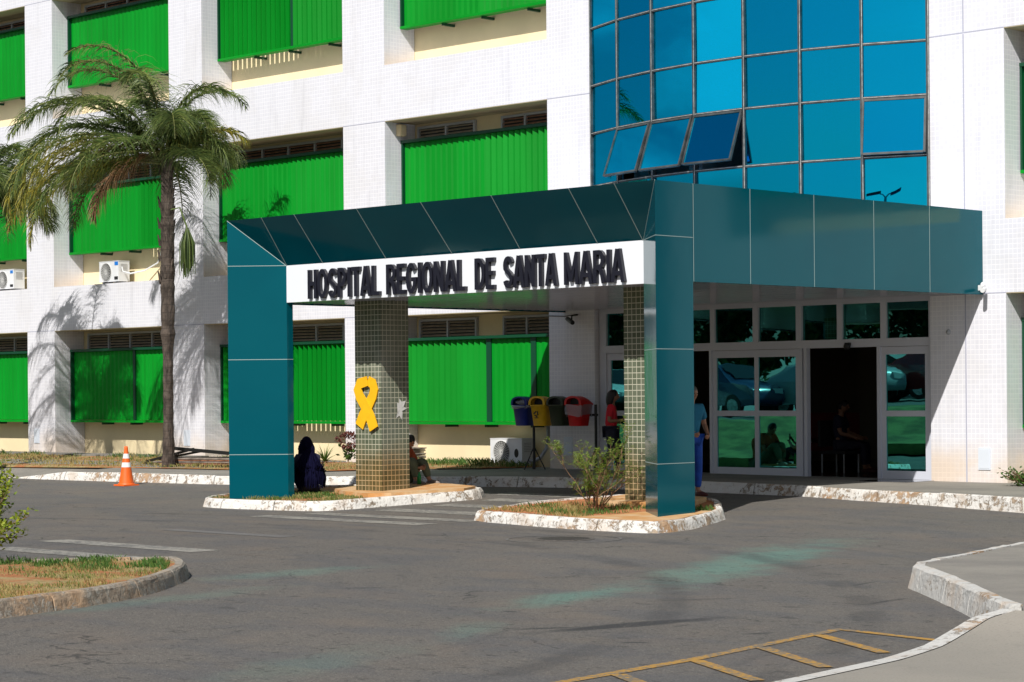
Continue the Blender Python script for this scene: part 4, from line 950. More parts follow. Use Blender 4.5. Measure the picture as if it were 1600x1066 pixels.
# ---------------------------------------------------------------- plants
def frond(name, base, az, el, L, droop, mat, parent, seed, leafL=.80, n=58, dens=2):
    rr = random.Random(seed); ax = Vector((math.cos(az), math.sin(az), 0)); pts = []; p = Vector(base); a = el; ds = L / 22; cur = Vector(ax)
    for i in range(23):
        pts.append(p.copy()); d = ax * math.cos(a) + Vector((0, 0, math.sin(a))); p = p + d * ds; a -= droop * (0.35 + 1.3 * i / 22) / 22
    m = MB(); m.tube(pts, [.024 * (1 - .85 * i / 22) + .003 for i in range(23)], 5, 1)
    side = Vector((-ax.y, ax.x, 0))
    for k in range(n):
        u = .12 + .87 * k / n; f = u * 22; i = min(int(f), 21); c = pts[i].lerp(pts[i + 1], f - i); tan = (pts[i + 1] - pts[i]).normalized(); up = side.cross(tan); up = up if up.z > 0 else -up
        for s_ in (-1, 1):
            for q in range(dens):
                ll = leafL * (math.sin(PI * min(1, .16 + u * .86)) ** .55) * rr.uniform(.75, 1.15); pl_ = rr.uniform(-.5, .7)
                d = (side * s_ * rr.uniform(.55, 1.0) + tan * rr.uniform(.1, .6) + up * pl_ * .8).normalized(); w_ = tan.cross(d).normalized() * .0115
                if w_.length < .005: w_ = up * .011
                pp = c + tan * rr.uniform(-.02, .02); rows = []; g_ = rr.uniform(2.6, 5.4)
                for j in range(5):
                    rows.append([pp - w_ * (1 - j / 4.2), pp + w_ * (1 - j / 4.2)]); pp = pp + d * ll / 4; d = (d + Vector((0, 0, -1)) * .13 * g_).normalized()
                m.grid(rows, 0, smooth=False)
    return m.build(name, [mat, M['rachis']], parent)
def palm(loc, label, H, seed, fr, trunk_r=(.105, .128), label_parts=True):
    t = thing('palm_tree', loc, label, 'palm tree', 'palms along the facade'); x, y, z = loc; rr = random.Random(seed)
    m = MB(); rows = []; k = 16
    N_ = 40
    for i in range(N_ + 1):
        h = H * i / N_; r = trunk_r[0] * (1.25 - .35 * min(1, h / .8)) if h < H * .38 else trunk_r[1] * (1 + .08 * math.sin(i * 2.3)) * (1 - .25 * max(0, (h / H - .8) / .2))
        r += .012 * (i % 2); rows.append([(x + .02 * h * .3 + r * math.cos(2 * PI * j / k) * (1 + rr.uniform(-.05, .05)), y + r * math.sin(2 * PI * j / k) * (1 + rr.uniform(-.05, .05)), z - .05 + h) for j in range(k)])
    m.grid(rows, 0, True, smooth=False)
    for i in range(46):      # old boot stubs
        h = rr.uniform(H * .55, H * 1.0); a = rr.uniform(0, 2 * PI); r = trunk_r[1] * .95; b = Vector((x + math.cos(a) * r, y + math.sin(a) * r, z + h)); m.tube([b, b + Vector((math.cos(a) * .05, math.sin(a) * .05, .22))], [.035, .012], 5, 0)
    m.build('trunk', M['bark'], t)
    c = Vector((x, y, z + H - .15))
    for i, (az, el, L, dr, kind) in enumerate(fr):
        b = c + Vector((math.cos(az) * .06, math.sin(az) * .06, rr.uniform(-.15, .25)))
        o = frond('frond', b, az, el, L, dr, M[kind], t, seed * 100 + i)
        if kind != 'palm' and label_parts: o['label'] = 'yellowing drooping frond' if kind == 'palmyellow' else 'dead brown frond'
    return t
LEFT = math.atan2(-.70, -.714)          # camera left; RIGHT is the opposite
def fan(seed, n, bias=1.0):
    rr = random.Random(seed); out = []
    for i in range(n):
        az = 2 * PI * i / n + rr.uniform(-.2, .2); c = math.cos(az - LEFT); L = 2.9 + .7 * max(c, 0) * bias - 1.3 * max(-c, 0) + rr.uniform(-.2, .2)
        tier = i % 3; el = (R(74), R(50), R(14))[tier] + rr.uniform(-.12, .12); dr = (R(150), R(145), R(115))[tier] + rr.uniform(-.15, .15)
        out.append((az, el, L, dr, 'palm'))
    return out
fr = fan(3, 21)
fr += [(LEFT + .12, R(22), 4.1, R(138), 'palmyellow'), (LEFT - .30, R(26), 4.0, R(140), 'palmyellow'), (LEFT + .40, R(12), 3.8, R(120), 'palmyellow'), (LEFT + .02, R(2), 3.6, R(105), 'palmyellow'), (LEFT + .15, R(-20), 2.1, R(75), 'palmdead'), (LEFT - .3, R(10), 2.6, R(95), 'palmdead'),
  (LEFT + PI + .2, R(10), 1.3, R(140), 'palm'), (LEFT + PI + .3, R(88), 2.6, R(165), 'palm'), (LEFT + PI - .5, R(84), 2.2, R(150), 'palm'), (LEFT + .6, R(86), 3.3, R(140), 'palm'), (LEFT + .1, R(8), 3.7, R(95), 'palmyellow'), (LEFT - .2, R(5), 3.6, R(85), 'palm'), (LEFT + .5, R(0), 3.3, R(85), 'palm'), (LEFT - .6, R(5), 3.1, R(95), 'palm'), (LEFT + PI - .2, R(48), 1.9, R(110), 'palmyellow'), (LEFT - .1, R(40), 3.5, R(120), 'palm'), (LEFT + .25, R(50), 3.5, R(125), 'palm'), (LEFT - .2, R(30), 3.6, R(112), 'palm'), (LEFT + .05, R(58), 3.4, R(135), 'palm')]
pt = palm((-35.35, 26.4, .22), 'feathery palm with thick dark trunk standing before the second column', 6.15, 5, fr)
m = MB(); q = random.Random(8)
b0 = Vector((-35.25, 26.35, 5.2)); top = b0 + Vector((.30, .25, -.35))
m.tube([b0, b0 + Vector((.2, .15, .05)), top], .018, 6)
for i in range(70):
    a = q.uniform(0, 2 * PI); r_ = q.uniform(.02, .13); s0 = top + Vector((math.cos(a) * .02, math.sin(a) * .02, 0)); m.tube([s0, s0 + Vector((math.cos(a) * r_, math.sin(a) * r_, -.3)), s0 + Vector((math.cos(a) * r_ * 1.1, math.sin(a) * r_ * 1.1, -q.uniform(.6, 1.0)))], [.007, .012, .006], 4)
m.build('flower_cluster', M['palm'], pt)
palm((-39.95, 25.2, .15), 'second palm mostly outside the picture, only fronds showing at the left edge', 5.6, 9, fan(12, 20))

# shrub on the right island
def shrub(name, loc, label, H, spread, stems, leafmat, seed, leafsize=.012, per=9, lean=(0, 0)):
    t = thing(name, loc, label, 'shrub'); rr = random.Random(seed); st = MB(); lv = MB(); base = Vector(loc)
    def tw(p, d, L, r, lvl):
        pts = [p]; n = 6
        for i in range(n): d = (d + Vector((rr.uniform(-.25, .25), rr.uniform(-.25, .25), rr.uniform(-.05, .14)))).normalized(); p = p + d * L / n; pts.append(p)
        st.tube(pts, [r * (1 - .75 * i / n) for i in range(n + 1)], 5)
        if lvl < 2:
            for i in range(3 if lvl == 0 else 3):
                q = pts[rr.randint(2, n)]; dd = (d + Vector((rr.uniform(-1, 1), rr.uniform(-1, 1), rr.uniform(-.2, .5)))).normalized(); tw(q, dd, L * rr.uniform(.35, .6), r * .5, lvl + 1)
        if lvl >= 1:
            for i in range(per):
                q = pts[rr.randint(1, n)]; dd = Vector((rr.uniform(-1, 1), rr.uniform(-1, 1), rr.uniform(-.3, .6))).normalized(); fl = rr.uniform(.05, .11); sd_ = dd.cross(Vector((0, 0, 1))).normalized(); nn = dd.cross(sd_)
                for j in range(6):
                    for s_ in (-1, 1):
                        c = q + dd * fl * (j + 1) / 6; e = c + sd_ * s_ * leafsize * 2.0 + dd * leafsize * .6; mid = (c + e) / 2; wv = dd * leafsize * .55 + nn * rr.uniform(-.004, .004)
                        lv.face([c, mid + wv, e, mid - wv])
    for i in range(stems):
        a = 2 * PI * i / stems + rr.uniform(-.3, .3); s_ = rr.uniform(.2, 1.0) * spread / H
        tw(base + Vector((math.cos(a) * .05, math.sin(a) * .05, 0)), Vector((math.cos(a) * s_ + lean[0], math.sin(a) * s_ + lean[1], 1)).normalized(), H * rr.uniform(.65, 1.0), .011, 0)
    st.build('stems', M['twig'], t); lv.build('leaves', M[leafmat], t); return t
shrub('shrub', (-20.0, 21.95, -.03), 'open feathery shrub with bare brown stems on the right planted island', 0.86, .74, 13, 'shrubleaf', 17, leafsize=.009, per=8)
# leafy corner plants
def leafy(name, loc, label, H, spread, n, mat, seed, ls=.05, cat='plant', stem=True):
    t = thing(name, loc, label, cat); rr = random.Random(seed); st = MB(); lv = MB(); b = Vector(loc)
    for i in range(n):
        a = rr.uniform(0, 2 * PI); r_ = spread * math.sqrt(rr.random()); e = b + Vector((math.cos(a) * r_, math.sin(a) * r_, H * rr.uniform(.35, 1)))
        if stem: st.tube([b + (e - b) * .02, b.lerp(e, .5) + Vector((0, 0, H * .08)), e], [.007, .005, .003], 4)
        for k in range(8):
            p = b.lerp(e, rr.uniform(.35, 1)) + Vector((rr.uniform(-1, 1), rr.uniform(-1, 1), rr.uniform(-.6, .6))) * ls * 1.2; d = Vector((rr.uniform(-1, 1), rr.uniform(-1, 1), rr.uniform(-.3, .8))).normalized(); s_ = d.cross(Vector((rr.uniform(-1, 1), rr.uniform(-1, 1), 1))).normalized() * ls * .3
            lv.face([p, p + d * ls * .5 + s_, p + d * ls, p + d * ls * .5 - s_])
    if stem: st.build('stems', M['twig'], t)
    lv.build('leaves', M[mat], t); return t
leafy('leafy_plant', (-17.3, 28.3, .16), 'low bright green leafy plant at the foot of the wall by the right edge', .26, .40, 90, 'grassgreen', 3, .055)
leafy('burgundy_plant', (-32.3, 28.4, .22), 'small plant with a dense burgundy leaf head at the wall left of the ribbon pillar', .40, .06, 8, 'grassgreen', 4, .10)
bp = [o for o in C.objects if o.name.startswith('burgundy_plant')][0]
m = MB(); q = random.Random(6)
for i in range(420):
    d = Vector((q.gauss(0, 1), q.gauss(0, 1), q.gauss(0, 1))).normalized(); p = Vector((-32.2, 28.35, .68)) + Vector((d.x * .25, d.y * .25, d.z * .15)) * q.uniform(.6, 1); s_ = d.cross(Vector((q.uniform(-1, 1), q.uniform(-1, 1), 1))).normalized() * .02; m.face([p, p + d * .03 + s_, p + d * .06, p + d * .03 - s_])
m.build('leaf_head', M['burgundy'], bp)
t = thing('spiky_plant', (-32.75, 28.2, .22), 'spiky green rosette plant with dry brown lower leaves at the wall', 'plant'); g1 = MB(); g2 = MB()
for i in range(60):
    a = q.uniform(0, 2 * PI); dry = i % 5 < 2; L = q.uniform(.28, .45); el = q.uniform(.0, .3) if dry else q.uniform(.35, 1.25); d = Vector((math.cos(a) * math.cos(el), math.sin(a) * math.cos(el), math.sin(el))); s_ = Vector((-math.sin(a), math.cos(a), 0)) * .016; p = Vector((-32.75, 28.2, .27)); rows = []
    for j in range(5): rows.append([p - s_ * (1 - j / 4.1), p + s_ * (1 - j / 4.1)]); p = p + d * L / 4; d = (d + Vector((0, 0, -.16))).normalized()
    (g2 if dry else g1).grid(rows, 0, smooth=False)
g1.build('leaves', M['grassgreen'], t); g2.build('dry_leaves', M['palmdead'], t)
# foreground twig shrub at left
t = thing('corner_shrub', (-18.85, 11.75, -.04), 'yellow green leafy branches reaching into the picture at the left edge', 'shrub'); st = MB(); lv = MB()
q = random.Random(15); b = Vector((-18.85, 11.75, -.04))
RGT = Vector((.714, .70, 0))
for i in range(26):
    e = b + RGT * q.uniform(-.2, .34) + Vector((q.uniform(-.25, .25), q.uniform(-.25, .25), 0)) + Vector((0, 0, q.uniform(.25, .92))); st.tube([b, b.lerp(e, .5) + Vector((0, 0, .12)), e], [.009, .006, .003], 4)
    for k in range(80):
        p = b.lerp(e, q.uniform(.45, 1.02)) + Vector((0, 0, .05)) + Vector((q.uniform(-1, 1), q.uniform(-1, 1), q.uniform(-.6, .6))) * .06; d = Vector((q.uniform(-1, 1), q.uniform(-1, 1), q.uniform(-.2, .9))).normalized(); s_ = d.cross(Vector((q.uniform(-1, 1), q.uniform(-1, 1), 1))).normalized() * .014; lv.face([p, p + d * .024 + s_, p + d * .055, p + d * .024 - s_])
st.build('stems', M['twig'], t); lv.build('leaves', M['yellowleaf'], t)

# ---------------------------------------------------------------- people
def skin_mesh(nodes, edges, name, mat, parent, xf, sub=2):
    """nodes: name -> (x,y,z,r or (rx,ry)); first node is the root"""
    keys = list(nodes); me = bpy.data.meshes.new(name); me.from_pydata([nodes[k][:3] for k in keys], [(keys.index(a), keys.index(b)) for a, b in edges], [])
    o = bpy.data.objects.new(name + '_tmp', me); C.objects.link(o); md = o.modifiers.new('s', 'SKIN')
    if not me.skin_vertices: 
        bpy.context.view_layer.update()
    for i, k in enumerate(keys):
        r = nodes[k][3]; r = r if isinstance(r, tuple) else (r, r); me.skin_vertices[0].data[i].radius = r; me.skin_vertices[0].data[i].use_root = (i == 0)
    md.use_smooth_shade = True; s2 = o.modifiers.new('u', 'SUBSURF'); s2.levels = sub; s2.render_levels = sub
    dg = bpy.context.evaluated_depsgraph_get(); dg.update(); nm = bpy.data.meshes.new_from_object(o.evaluated_get(dg)); bpy.data.objects.remove(o)
    nm.transform(xf); nm.materials.clear(); nm.materials.append(mat); nm.name = name
    if parent is None: return nm
    return link(nm, name, parent)
def hand_nodes(nd, ed, wrist, sd, d, palm_n, curl=.5):
    """palm and five fingers growing from the wrist along d"""
    w0 = Vector(nd[wrist][:3]); d = Vector(d).normalized(); n = Vector(palm_n).normalized(); s_ = d.cross(n).normalized() * sd
    pm = w0 + d * .055; nd['palm' + wrist] = (*pm, (.030, .018)); ed.append((wrist, 'palm' + wrist))
    for i, (off, L) in enumerate(((.027, .070), (.009, .080), (-.010, .074), (-.028, .058))):
        a = pm + d * .035 + s_ * off; b = a + (d * (1 - curl * .4) + n * curl * .7).normalized() * L * .5; c = b + (d * (1 - curl) + n * curl * 1.3).normalized() * L * .5
        for nm_, p, r in (('a', a, .0092), ('b', b, .0085), ('c', c, .007)): nd[f'{wrist}{i}{nm_}'] = (*p, r)
        ed += [('palm' + wrist, f'{wrist}{i}a'), (f'{wrist}{i}a', f'{wrist}{i}b'), (f'{wrist}{i}b', f'{wrist}{i}c')]
    a = w0 + d * .03 + s_ * .036; b = a + (d * .7 + s_ * .6 + n * .4).normalized() * .03; c = b + (d * .9 + n * .5).normalized() * .026
    for nm_, p, r in (('ta', a, .011), ('tb', b, .0095), ('tc', c, .008)): nd[wrist + nm_] = (*p, r)
    ed += [(wrist, wrist + 'ta'), (wrist + 'ta', wrist + 'tb'), (wrist + 'tb', wrist + 'tc')]
def person(label, loc, rotz, J, mats, scale=1.0, hair='short', hands=None, group=None, headturn=0, bulk=1.0):
    """J: joint positions in the local frame, facing +Y"""
    t = thing('person', loc, label, 'person', group); xf = Matrix.Translation(loc) @ Matrix.Rotation(rotz, 4, 'Z') @ Matrix.Scale(scale, 4)
    V = {k: Vector(v) for k, v in J.items()}
    nd = {}; ed = []
    def add(k, p, r, link_to=None):
        nd[k] = (*p, r)
        if link_to: ed.append((link_to, k))
    add('pelvis', V['pelvis'], (.125, .095)); add('waist', V['pelvis'].lerp(V['chest'], .45), (.115, .085), 'pelvis'); add('chest', V['chest'], (.135, .095), 'waist'); add('collar', V['chest'].lerp(V['neck'], .6), (.085, .065), 'chest'); add('neck', V['neck'], .050, 'collar'); add('jaw', V['neck'].lerp(V['head'], .45), .052, 'neck')
    hd = V['head']; up = (V['head'] - V['neck']).normalized(); fw = Matrix.Rotation(headturn, 3, 'Z') @ V.get('look', Vector((0, 1, 0))).normalized(); sd_ = fw.cross(up).normalized()
    add('skull', hd, (.070, .080), 'jaw'); add('crown', hd + up * .055 - fw * .008, (.058, .062), 'skull')
    for s_, c in ((-1, 'L'), (1, 'R')):
        add('sh' + c, V['sh' + c], .056, 'chest'); add('ua' + c, V['sh' + c].lerp(V['el' + c], .5), .046, 'sh' + c); add('el' + c, V['el' + c], .037, 'ua' + c); add('fa' + c, V['el' + c].lerp(V['wr' + c], .35), .038, 'el' + c); add('wr' + c, V['wr' + c], (.024, .020), 'fa' + c)
        hd_ = hands[c] if hands else None; dd = hd_[0] if hd_ else (V['wr' + c] - V['el' + c]); pn = hd_[1] if hd_ else (0, 1, 0)
        hand_nodes(nd, ed, 'wr' + c, s_, dd, pn, hd_[2] if hd_ else .5)
        add('hip' + c, V['hip' + c], .090, 'pelvis'); add('th' + c, V['hip' + c].lerp(V['kn' + c], .45), .074, 'hip' + c); add('kn' + c, V['kn' + c], .055, 'th' + c); add('ca' + c, V['kn' + c].lerp(V['an' + c], .35), .053, 'kn' + c); add('an' + c, V['an' + c], .035, 'ca' + c); add('toe' + c, V['toe' + c], (.034, .024), 'an' + c)
    body = skin_mesh(nd, ed, 'body', mats['skin'], t, xf)
    # head details in the same mesh: rounder skull, nose, eyes, ears
    m = MB()
    hc = hd + up * .018
    m.ball(hc, (1, 1, 1), 18, f=lambda p, d: sd_ * (d.x * .074) + fw * (d.y * .092 * (1 if d.y < 0 else .96)) + up * (d.z * (.108 if d.z > 0 else .118)))
    m.ball(hc + fw * .094 - up * .012, (1, 1, 1), 8, f=lambda p, d: sd_ * (d.x * .014) + fw * (d.y * .019) + up * (d.z * .026))
    for s_ in (-1, 1): m.ball(hc + sd_ * (.074 * s_) - up * .008, (1, 1, 1), 8, f=lambda p, d: sd_ * (d.x * .010) + fw * (d.y * .018) + up * (d.z * .030))
    m.ball(hc + fw * .088 - up * .052, (1, 1, 1), 8, f=lambda p, d: sd_ * (d.x * .024) + fw * (d.y * .009) + up * (d.z * .008), m=1)
    for s_ in (-1, 1): m.ball(hc + fw * .083 + sd_ * (.030 * s_) + up * .012, (1, 1, 1), 8, f=lambda p, d: sd_ * (d.x * .012) + fw * (d.y * .006) + up * (d.z * .007), m=1)
    fcs = [f for f, k in zip(m.f, m.m) if k == 0]; me = bpy.data.meshes.new('h'); me.from_pydata(m.v, [], fcs); me.transform(xf); me.transform(Matrix.Translation(-Vector(loc)))
    bm = bmesh.new(); bm.from_mesh(body.data); bm.from_mesh(me); bmesh.ops.delete(bm, geom=[v for v in bm.verts if not v.link_faces], context='VERTS'); bm.to_mesh(body.data); bm.free()
    rm = body.modifiers.new('r', 'REMESH'); rm.mode = 'VOXEL'; rm.voxel_size = .0065; rm.use_smooth_shade = True
    dg = bpy.context.evaluated_depsgraph_get(); dg.update(); nm = bpy.data.meshes.new_from_object(body.evaluated_get(dg)); body.modifiers.clear(); nm.materials.clear(); nm.materials.append(mats['skin']); body.data = nm
    bm = bmesh.new(); bm.from_mesh(nm); isl = []; seen = set()
    for v in bm.verts:
        if v in seen: continue
        st_ = [v]; seen.add(v); cur = []
        while st_:
            q = st_.pop(); cur.append(q)
            for e in q.link_edges:
                o2 = e.other_vert(q)
                if o2 not in seen: seen.add(o2); st_.append(o2)
        isl.append(cur)
    isl.sort(key=len); bmesh.ops.delete(bm, geom=[v for c_ in isl[:-1] for v in c_], context='VERTS'); bm.to_mesh(nm); bm.free()
    for (a0, nmx) in ((0, 'mouth'), (1, 'eye'), (2, 'eye')):
        per = 8 * 5; fl = [f for f, k in zip(m.f, m.m) if k == 1]; nf_ = len(fl) // 3; fl = fl[a0 * nf_:(a0 + 1) * nf_]; vs = sorted({v for f in fl for v in f}); ix = {v: i for i, v in enumerate(vs)}
        me = bpy.data.meshes.new(nmx); me.from_pydata([m.v[v] for v in vs], [], [tuple(ix[v] for v in f) for f in fl]); me.materials.append(M['eye'] if nmx == 'eye' else mats['skin']); me.transform(xf); link(me, nmx, t)
    # clothes
    def sub(ks, grow, extra=(), cuts={}):
        n2 = {}
        for k in ks:
            r = nd[k][3]; r = r if isinstance(r, tuple) else (r, r); gq = cuts.get(k, grow); bb = 1.0 if k[:2] in ('co', 'sh', 'ua') else bulk; n2[k] = (*nd[k][:3], (r[0] * bb + gq, r[1] * bb + gq))
        e2 = [(a, b) for a, b in ed if a in n2 and b in n2]
        for (k, a, b, u, r) in extra:
            n2[k] = (*Vector(nd[a][:3]).lerp(Vector(nd[b][:3]), u), r); e2.append((a, k))
        return n2, e2
    n2, e2 = sub(['pelvis', 'waist', 'chest', 'collar', 'shL', 'shR', 'uaL', 'uaR'], .016, cuts={'collar': .014, 'pelvis': .026, 'chest': .022, 'waist': .024, 'shL': .022, 'shR': .022, 'uaL': .026, 'uaR': .026}, extra=(('slL', 'uaL', 'elL', .45, .070), ('slR', 'uaR', 'elR', .45, .070)))
    skin_mesh(n2, e2, 'shirt', mats['shirt'], t, xf)
    n2, e2 = sub(['pelvis', 'hipL', 'hipR', 'thL', 'thR', 'knL', 'knR', 'caL', 'caR'], .014, cuts={'pelvis': .008}, extra=(('cuL', 'caL', 'anL', .85, .052), ('cuR', 'caR', 'anR', .85, .052)))
    skin_mesh(n2, e2, 'trousers', mats['trousers'], t, xf)
    for c in 'LR':
        a, b = V['an' + c], V['toe' + c]; f_ = (b - a); f_.z = 0; f_ = f_.normalized(); zz = min(a.z, b.z)
        m = MB(); cc_ = (a + b) / 2; s2 = Vector((-f_.y, f_.x, 0))
        m.ball((0, 0, 0), (1, 1, 1), 14, f=lambda p, d: Vector((cc_.x, cc_.y, b.z)) + f_ * (d.x * .140 + .01) + s2 * (d.y * .050 * (1 + .15 * d.x)) + Vector((0, 0, max(-.024, d.z * (.052 - .020 * d.x)))))
        me = bpy.data.meshes.new('shoe'); me.from_pydata(m.v, [], m.f); me.polygons.foreach_set('use_smooth', m.sm); me.materials.append(mats['shoe']); me.transform(xf); link(me, 'shoe', t)
    # hair
    m = MB()
    if hair == 'short':
        m.ball((0, 0, 0), (1, 1, 1), 18, f=lambda p, d: hc + sd_ * (d.x * .079) + fw * (d.y * .097 - (.012 if d.y > 0 else .0)) + up * (max(d.z, -.05 if d.y > .1 else -.55) * .116 + .006))
    elif hair == 'bob':
        m.ball((0, 0, 0), (1, 1, 1), 20, f=lambda p, d: hc - fw * .022 + sd_ * (d.x * .100) + fw * (d.y * (.088 if d.y > 0 else .128)) + up * ((d.z * .120 if d.z > 0 else d.z * (.24 if d.y < .35 else .02)) + .008))
    if hair in ('short', 'bob'):
        me = bpy.data.meshes.new('hair'); me.from_pydata(m.v, [], m.f); me.polygons.foreach_set('use_smooth', m.sm); me.materials.append(mats['hair']); me.transform(xf); link(me, 'hair', t)
    if hair == 'braids':
        q = random.Random(2); m = MB()
        m.ball((0, 0, 0), (1, 1, 1), 18, f=lambda p, d: hc + sd_ * (d.x * .088) + fw * (d.y * .10 - .012) + up * (max(d.z, -.1 if d.y > .3 else -.6) * .125 + .008))
        for i in range(210):
            a = q.uniform(-PI * .98, .0) if i % 9 else q.uniform(-PI * 1.15, .15); lift = q.uniform(-.2, 1.0)
            s0 = hc + (sd_ * math.cos(a) * .085 + fw * math.sin(a) * .10) * math.cos(lift * 1.1) + up * (.12 * math.sin(lift * 1.1))
            spread = q.uniform(.9, 1.0); rr_ = (.17 + .05 * q.random()); bot = q.uniform(.02, .10) if i % 4 else q.uniform(.1, .45)
            p1 = hc + sd_ * math.cos(a) * .12 + fw * (math.sin(a) * .13) - Vector((0, 0, .14)); p2 = Vector((math.cos(a) * rr_ * 1.02, math.sin(a) * rr_ * .8 - .06, .38)); p3 = Vector((math.cos(a) * rr_ * 1.12, math.sin(a) * rr_ * .95 - .07, bot + .06))
            out = Vector((math.cos(a), math.sin(a), 0)); kink = q.uniform(-.01, .02)
            m.tube([s0, (s0 + p1) / 2 + out * .02, p1, (p1 + p2) / 2 + out * kink, p2, (p2 + p3) / 2 + out * (.015 + kink), p3], [.011, .012, .013, .013, .012, .011, .006], 5)
        me = bpy.data.meshes.new('hair'); me.from_pydata(m.v, [], m.f); me.polygons.foreach_set('use_smooth', m.sm); me.materials.append(mats['hair']); me.transform(xf); link(me, 'hair', t)
    return t, xf
FACE = lambda dx, dy: math.atan2(-dx, dy)     # rotation that turns local +Y to (dx,dy)
def hold(name, xf, c, ax, mat, label, cat):
    m = MB(); m.obox(c, (ax[0], 0, 0), (0, ax[1], 0), (0, 0, ax[2])); m.v = [tuple(xf @ Vector(p)) for p in m.v]; return tag(m.build(name, mat), label, cat)
# walking woman in red, faces camera right
J = dict(pelvis=(0, 0, .90), chest=(0, .02, 1.22), neck=(0, .03, 1.38), head=(0, .06, 1.50), look=(0, 1, -.12),
    shL=(-.15, .02, 1.31), shR=(.15, .02, 1.31), elL=(-.19, -.02, 1.04), elR=(.19, -.02, 1.04), wrL=(-.12, .21, 1.05), wrR=(.12, .21, 1.06),
    hipL=(-.085, 0, .86), hipR=(.085, 0, .86), knL=(-.08, .15, .50), knR=(.08, .02, .47), anL=(-.08, .10, .09), anR=(.08, -.22, .12), toeL=(-.08, .23, .03), toeR=(.08, -.10, .04))
t, xf = person('woman in a red shirt and dark trousers walking towards the doors holding a phone', (-25.22, 28.1, .155), FACE(.80, .60), J, dict(skin=M['skin'], shirt=M['shirtred'], trousers=M['darkpants'], shoe=M['shoepink'], hair=M['hairblack']), .89, 'bob', {'L': ((.2, 1, .1), (.7, 0, .6), .5), 'R': ((-.2, 1, .1), (-.7, 0, .6), .5)}, bulk=1.18)
hold('phone', xf, (0, .33, 1.10), (.036, .006, .07), M['acwhite'], 'pale phone in the hands of the woman in red', 'phone')
# man behind the right post
J = dict(pelvis=(0, 0, .92), chest=(0, -.01, 1.25), neck=(0, .0, 1.42), head=(0, .03, 1.54), look=(0, 1, -.1),
    shL=(-.18, -.01, 1.35), shR=(.18, -.01, 1.35), elL=(-.27, -.04, 1.09), elR=(.24, -.05, 1.08), wrL=(-.19, .16, .93), wrR=(.14, .16, .95),
    hipL=(-.09, 0, .87), hipR=(.09, 0, .87), knL=(-.10, .03, .48), knR=(.10, .03, .48), anL=(-.11, 0, .09), anR=(.11, 0, .09), toeL=(-.13, .13, .035), toeR=(.13, .13, .035))
t, xf = person('man in a petrol blue shirt and blue jeans half hidden behind the right canopy post', (-20.36, 24.40, zg(0, 24.42) + .125), FACE(.97, -.25), J, dict(skin=M['skinlight'], shirt=M['shirtblue'], trousers=M['jeans'], shoe=M['shoebrown'], hair=M['hairgrey']), .945, 'short', {'L': ((.5, .8, -.3), (.6, -.3, .3), .8), 'R': ((-.6, .7, -.2), (-.6, -.3, .3), .8)})
# seated woman with braids; back towards the camera
J = dict(pelvis=(0, 0, .13), chest=(0, .04, .47), neck=(0, .05, .63), head=(0, .08, .75), look=(-.3, 1, -.2),
    shL=(-.16, .04, .56), shR=(.16, .04, .56), elL=(-.24, .16, .33), elR=(.20, .20, .34), wrL=(-.19, .36, .47), wrR=(.05, .36, .44),
    hipL=(-.09, .02, .12), hipR=(.09, .02, .12), knL=(-.13, .38, .36), knR=(.13, .38, .34), anL=(-.13, .52, .08), anR=(.13, .54, .08), toeL=(-.13, .65, .035), toeR=(.13, .67, .035))
zz = zg(0, 22.75) + .13
t, xf = person('woman with very long dark braids sitting with her back turned beside the left canopy post', (-26.83, 22.75, zz), FACE(-.93, .37), J, dict(skin=M['skin'], shirt=M['shirtnavy'], trousers=M['darkpants'], shoe=M['black'], hair=M['braid']), 1.0, 'braids', {'L': ((.3, .4, .8), (.7, .5, 0), .6), 'R': ((-.6, .4, .5), (-.6, .5, 0), .6)})
hold('phone', xf, (-.15, .43, .56), (.036, .006, .07), M['black'], 'black phone held up by the seated woman with braids', 'phone')
# person sitting behind the ribbon pillar
J = dict(pelvis=(0, 0, .12), chest=(0, .04, .46), neck=(0, .10, .60), head=(0, .17, .69), look=(0, .8, -.6),
    shL=(-.16, .05, .55), shR=(.16, .05, .55), elL=(-.20, .18, .30), elR=(.20, .18, .28), wrL=(-.08, .36, .30), wrR=(.09, .37, .28),
    hipL=(-.09, .02, .11), hipR=(.09, .02, .11), knL=(-.10, .37, .40), knR=(.10, .33, .42), anL=(-.10, .50, .08), anR=(.10, .38, .08), toeL=(-.11, .63, .035), toeR=(.11, .51, .035))
t, xf = person('person in olive grey trousers sitting with bent knees behind the ribbon pillar, looking down', (-26.52, 24.45, zg(0, 24.6) + .15), FACE(.98, .15), J, dict(skin=M['skinlight'], shirt=M['shirtbrick'], trousers=M['olivepants'], shoe=M['greysheet'], hair=M['hairblack']), 1.0, 'short', bulk=1.2)
m = MB(); m.lathe((-25.93, 24.30, zg(0, 24.4) + .18), [(0, 0), (.033, 0), (.034, .12), (.026, .15), (.013, .18), (.013, .2), (0, .2)], 14); tag(m.build('bottle', M['bottle']), 'small green bottle on the kerb beside the bent knees', 'bottle')
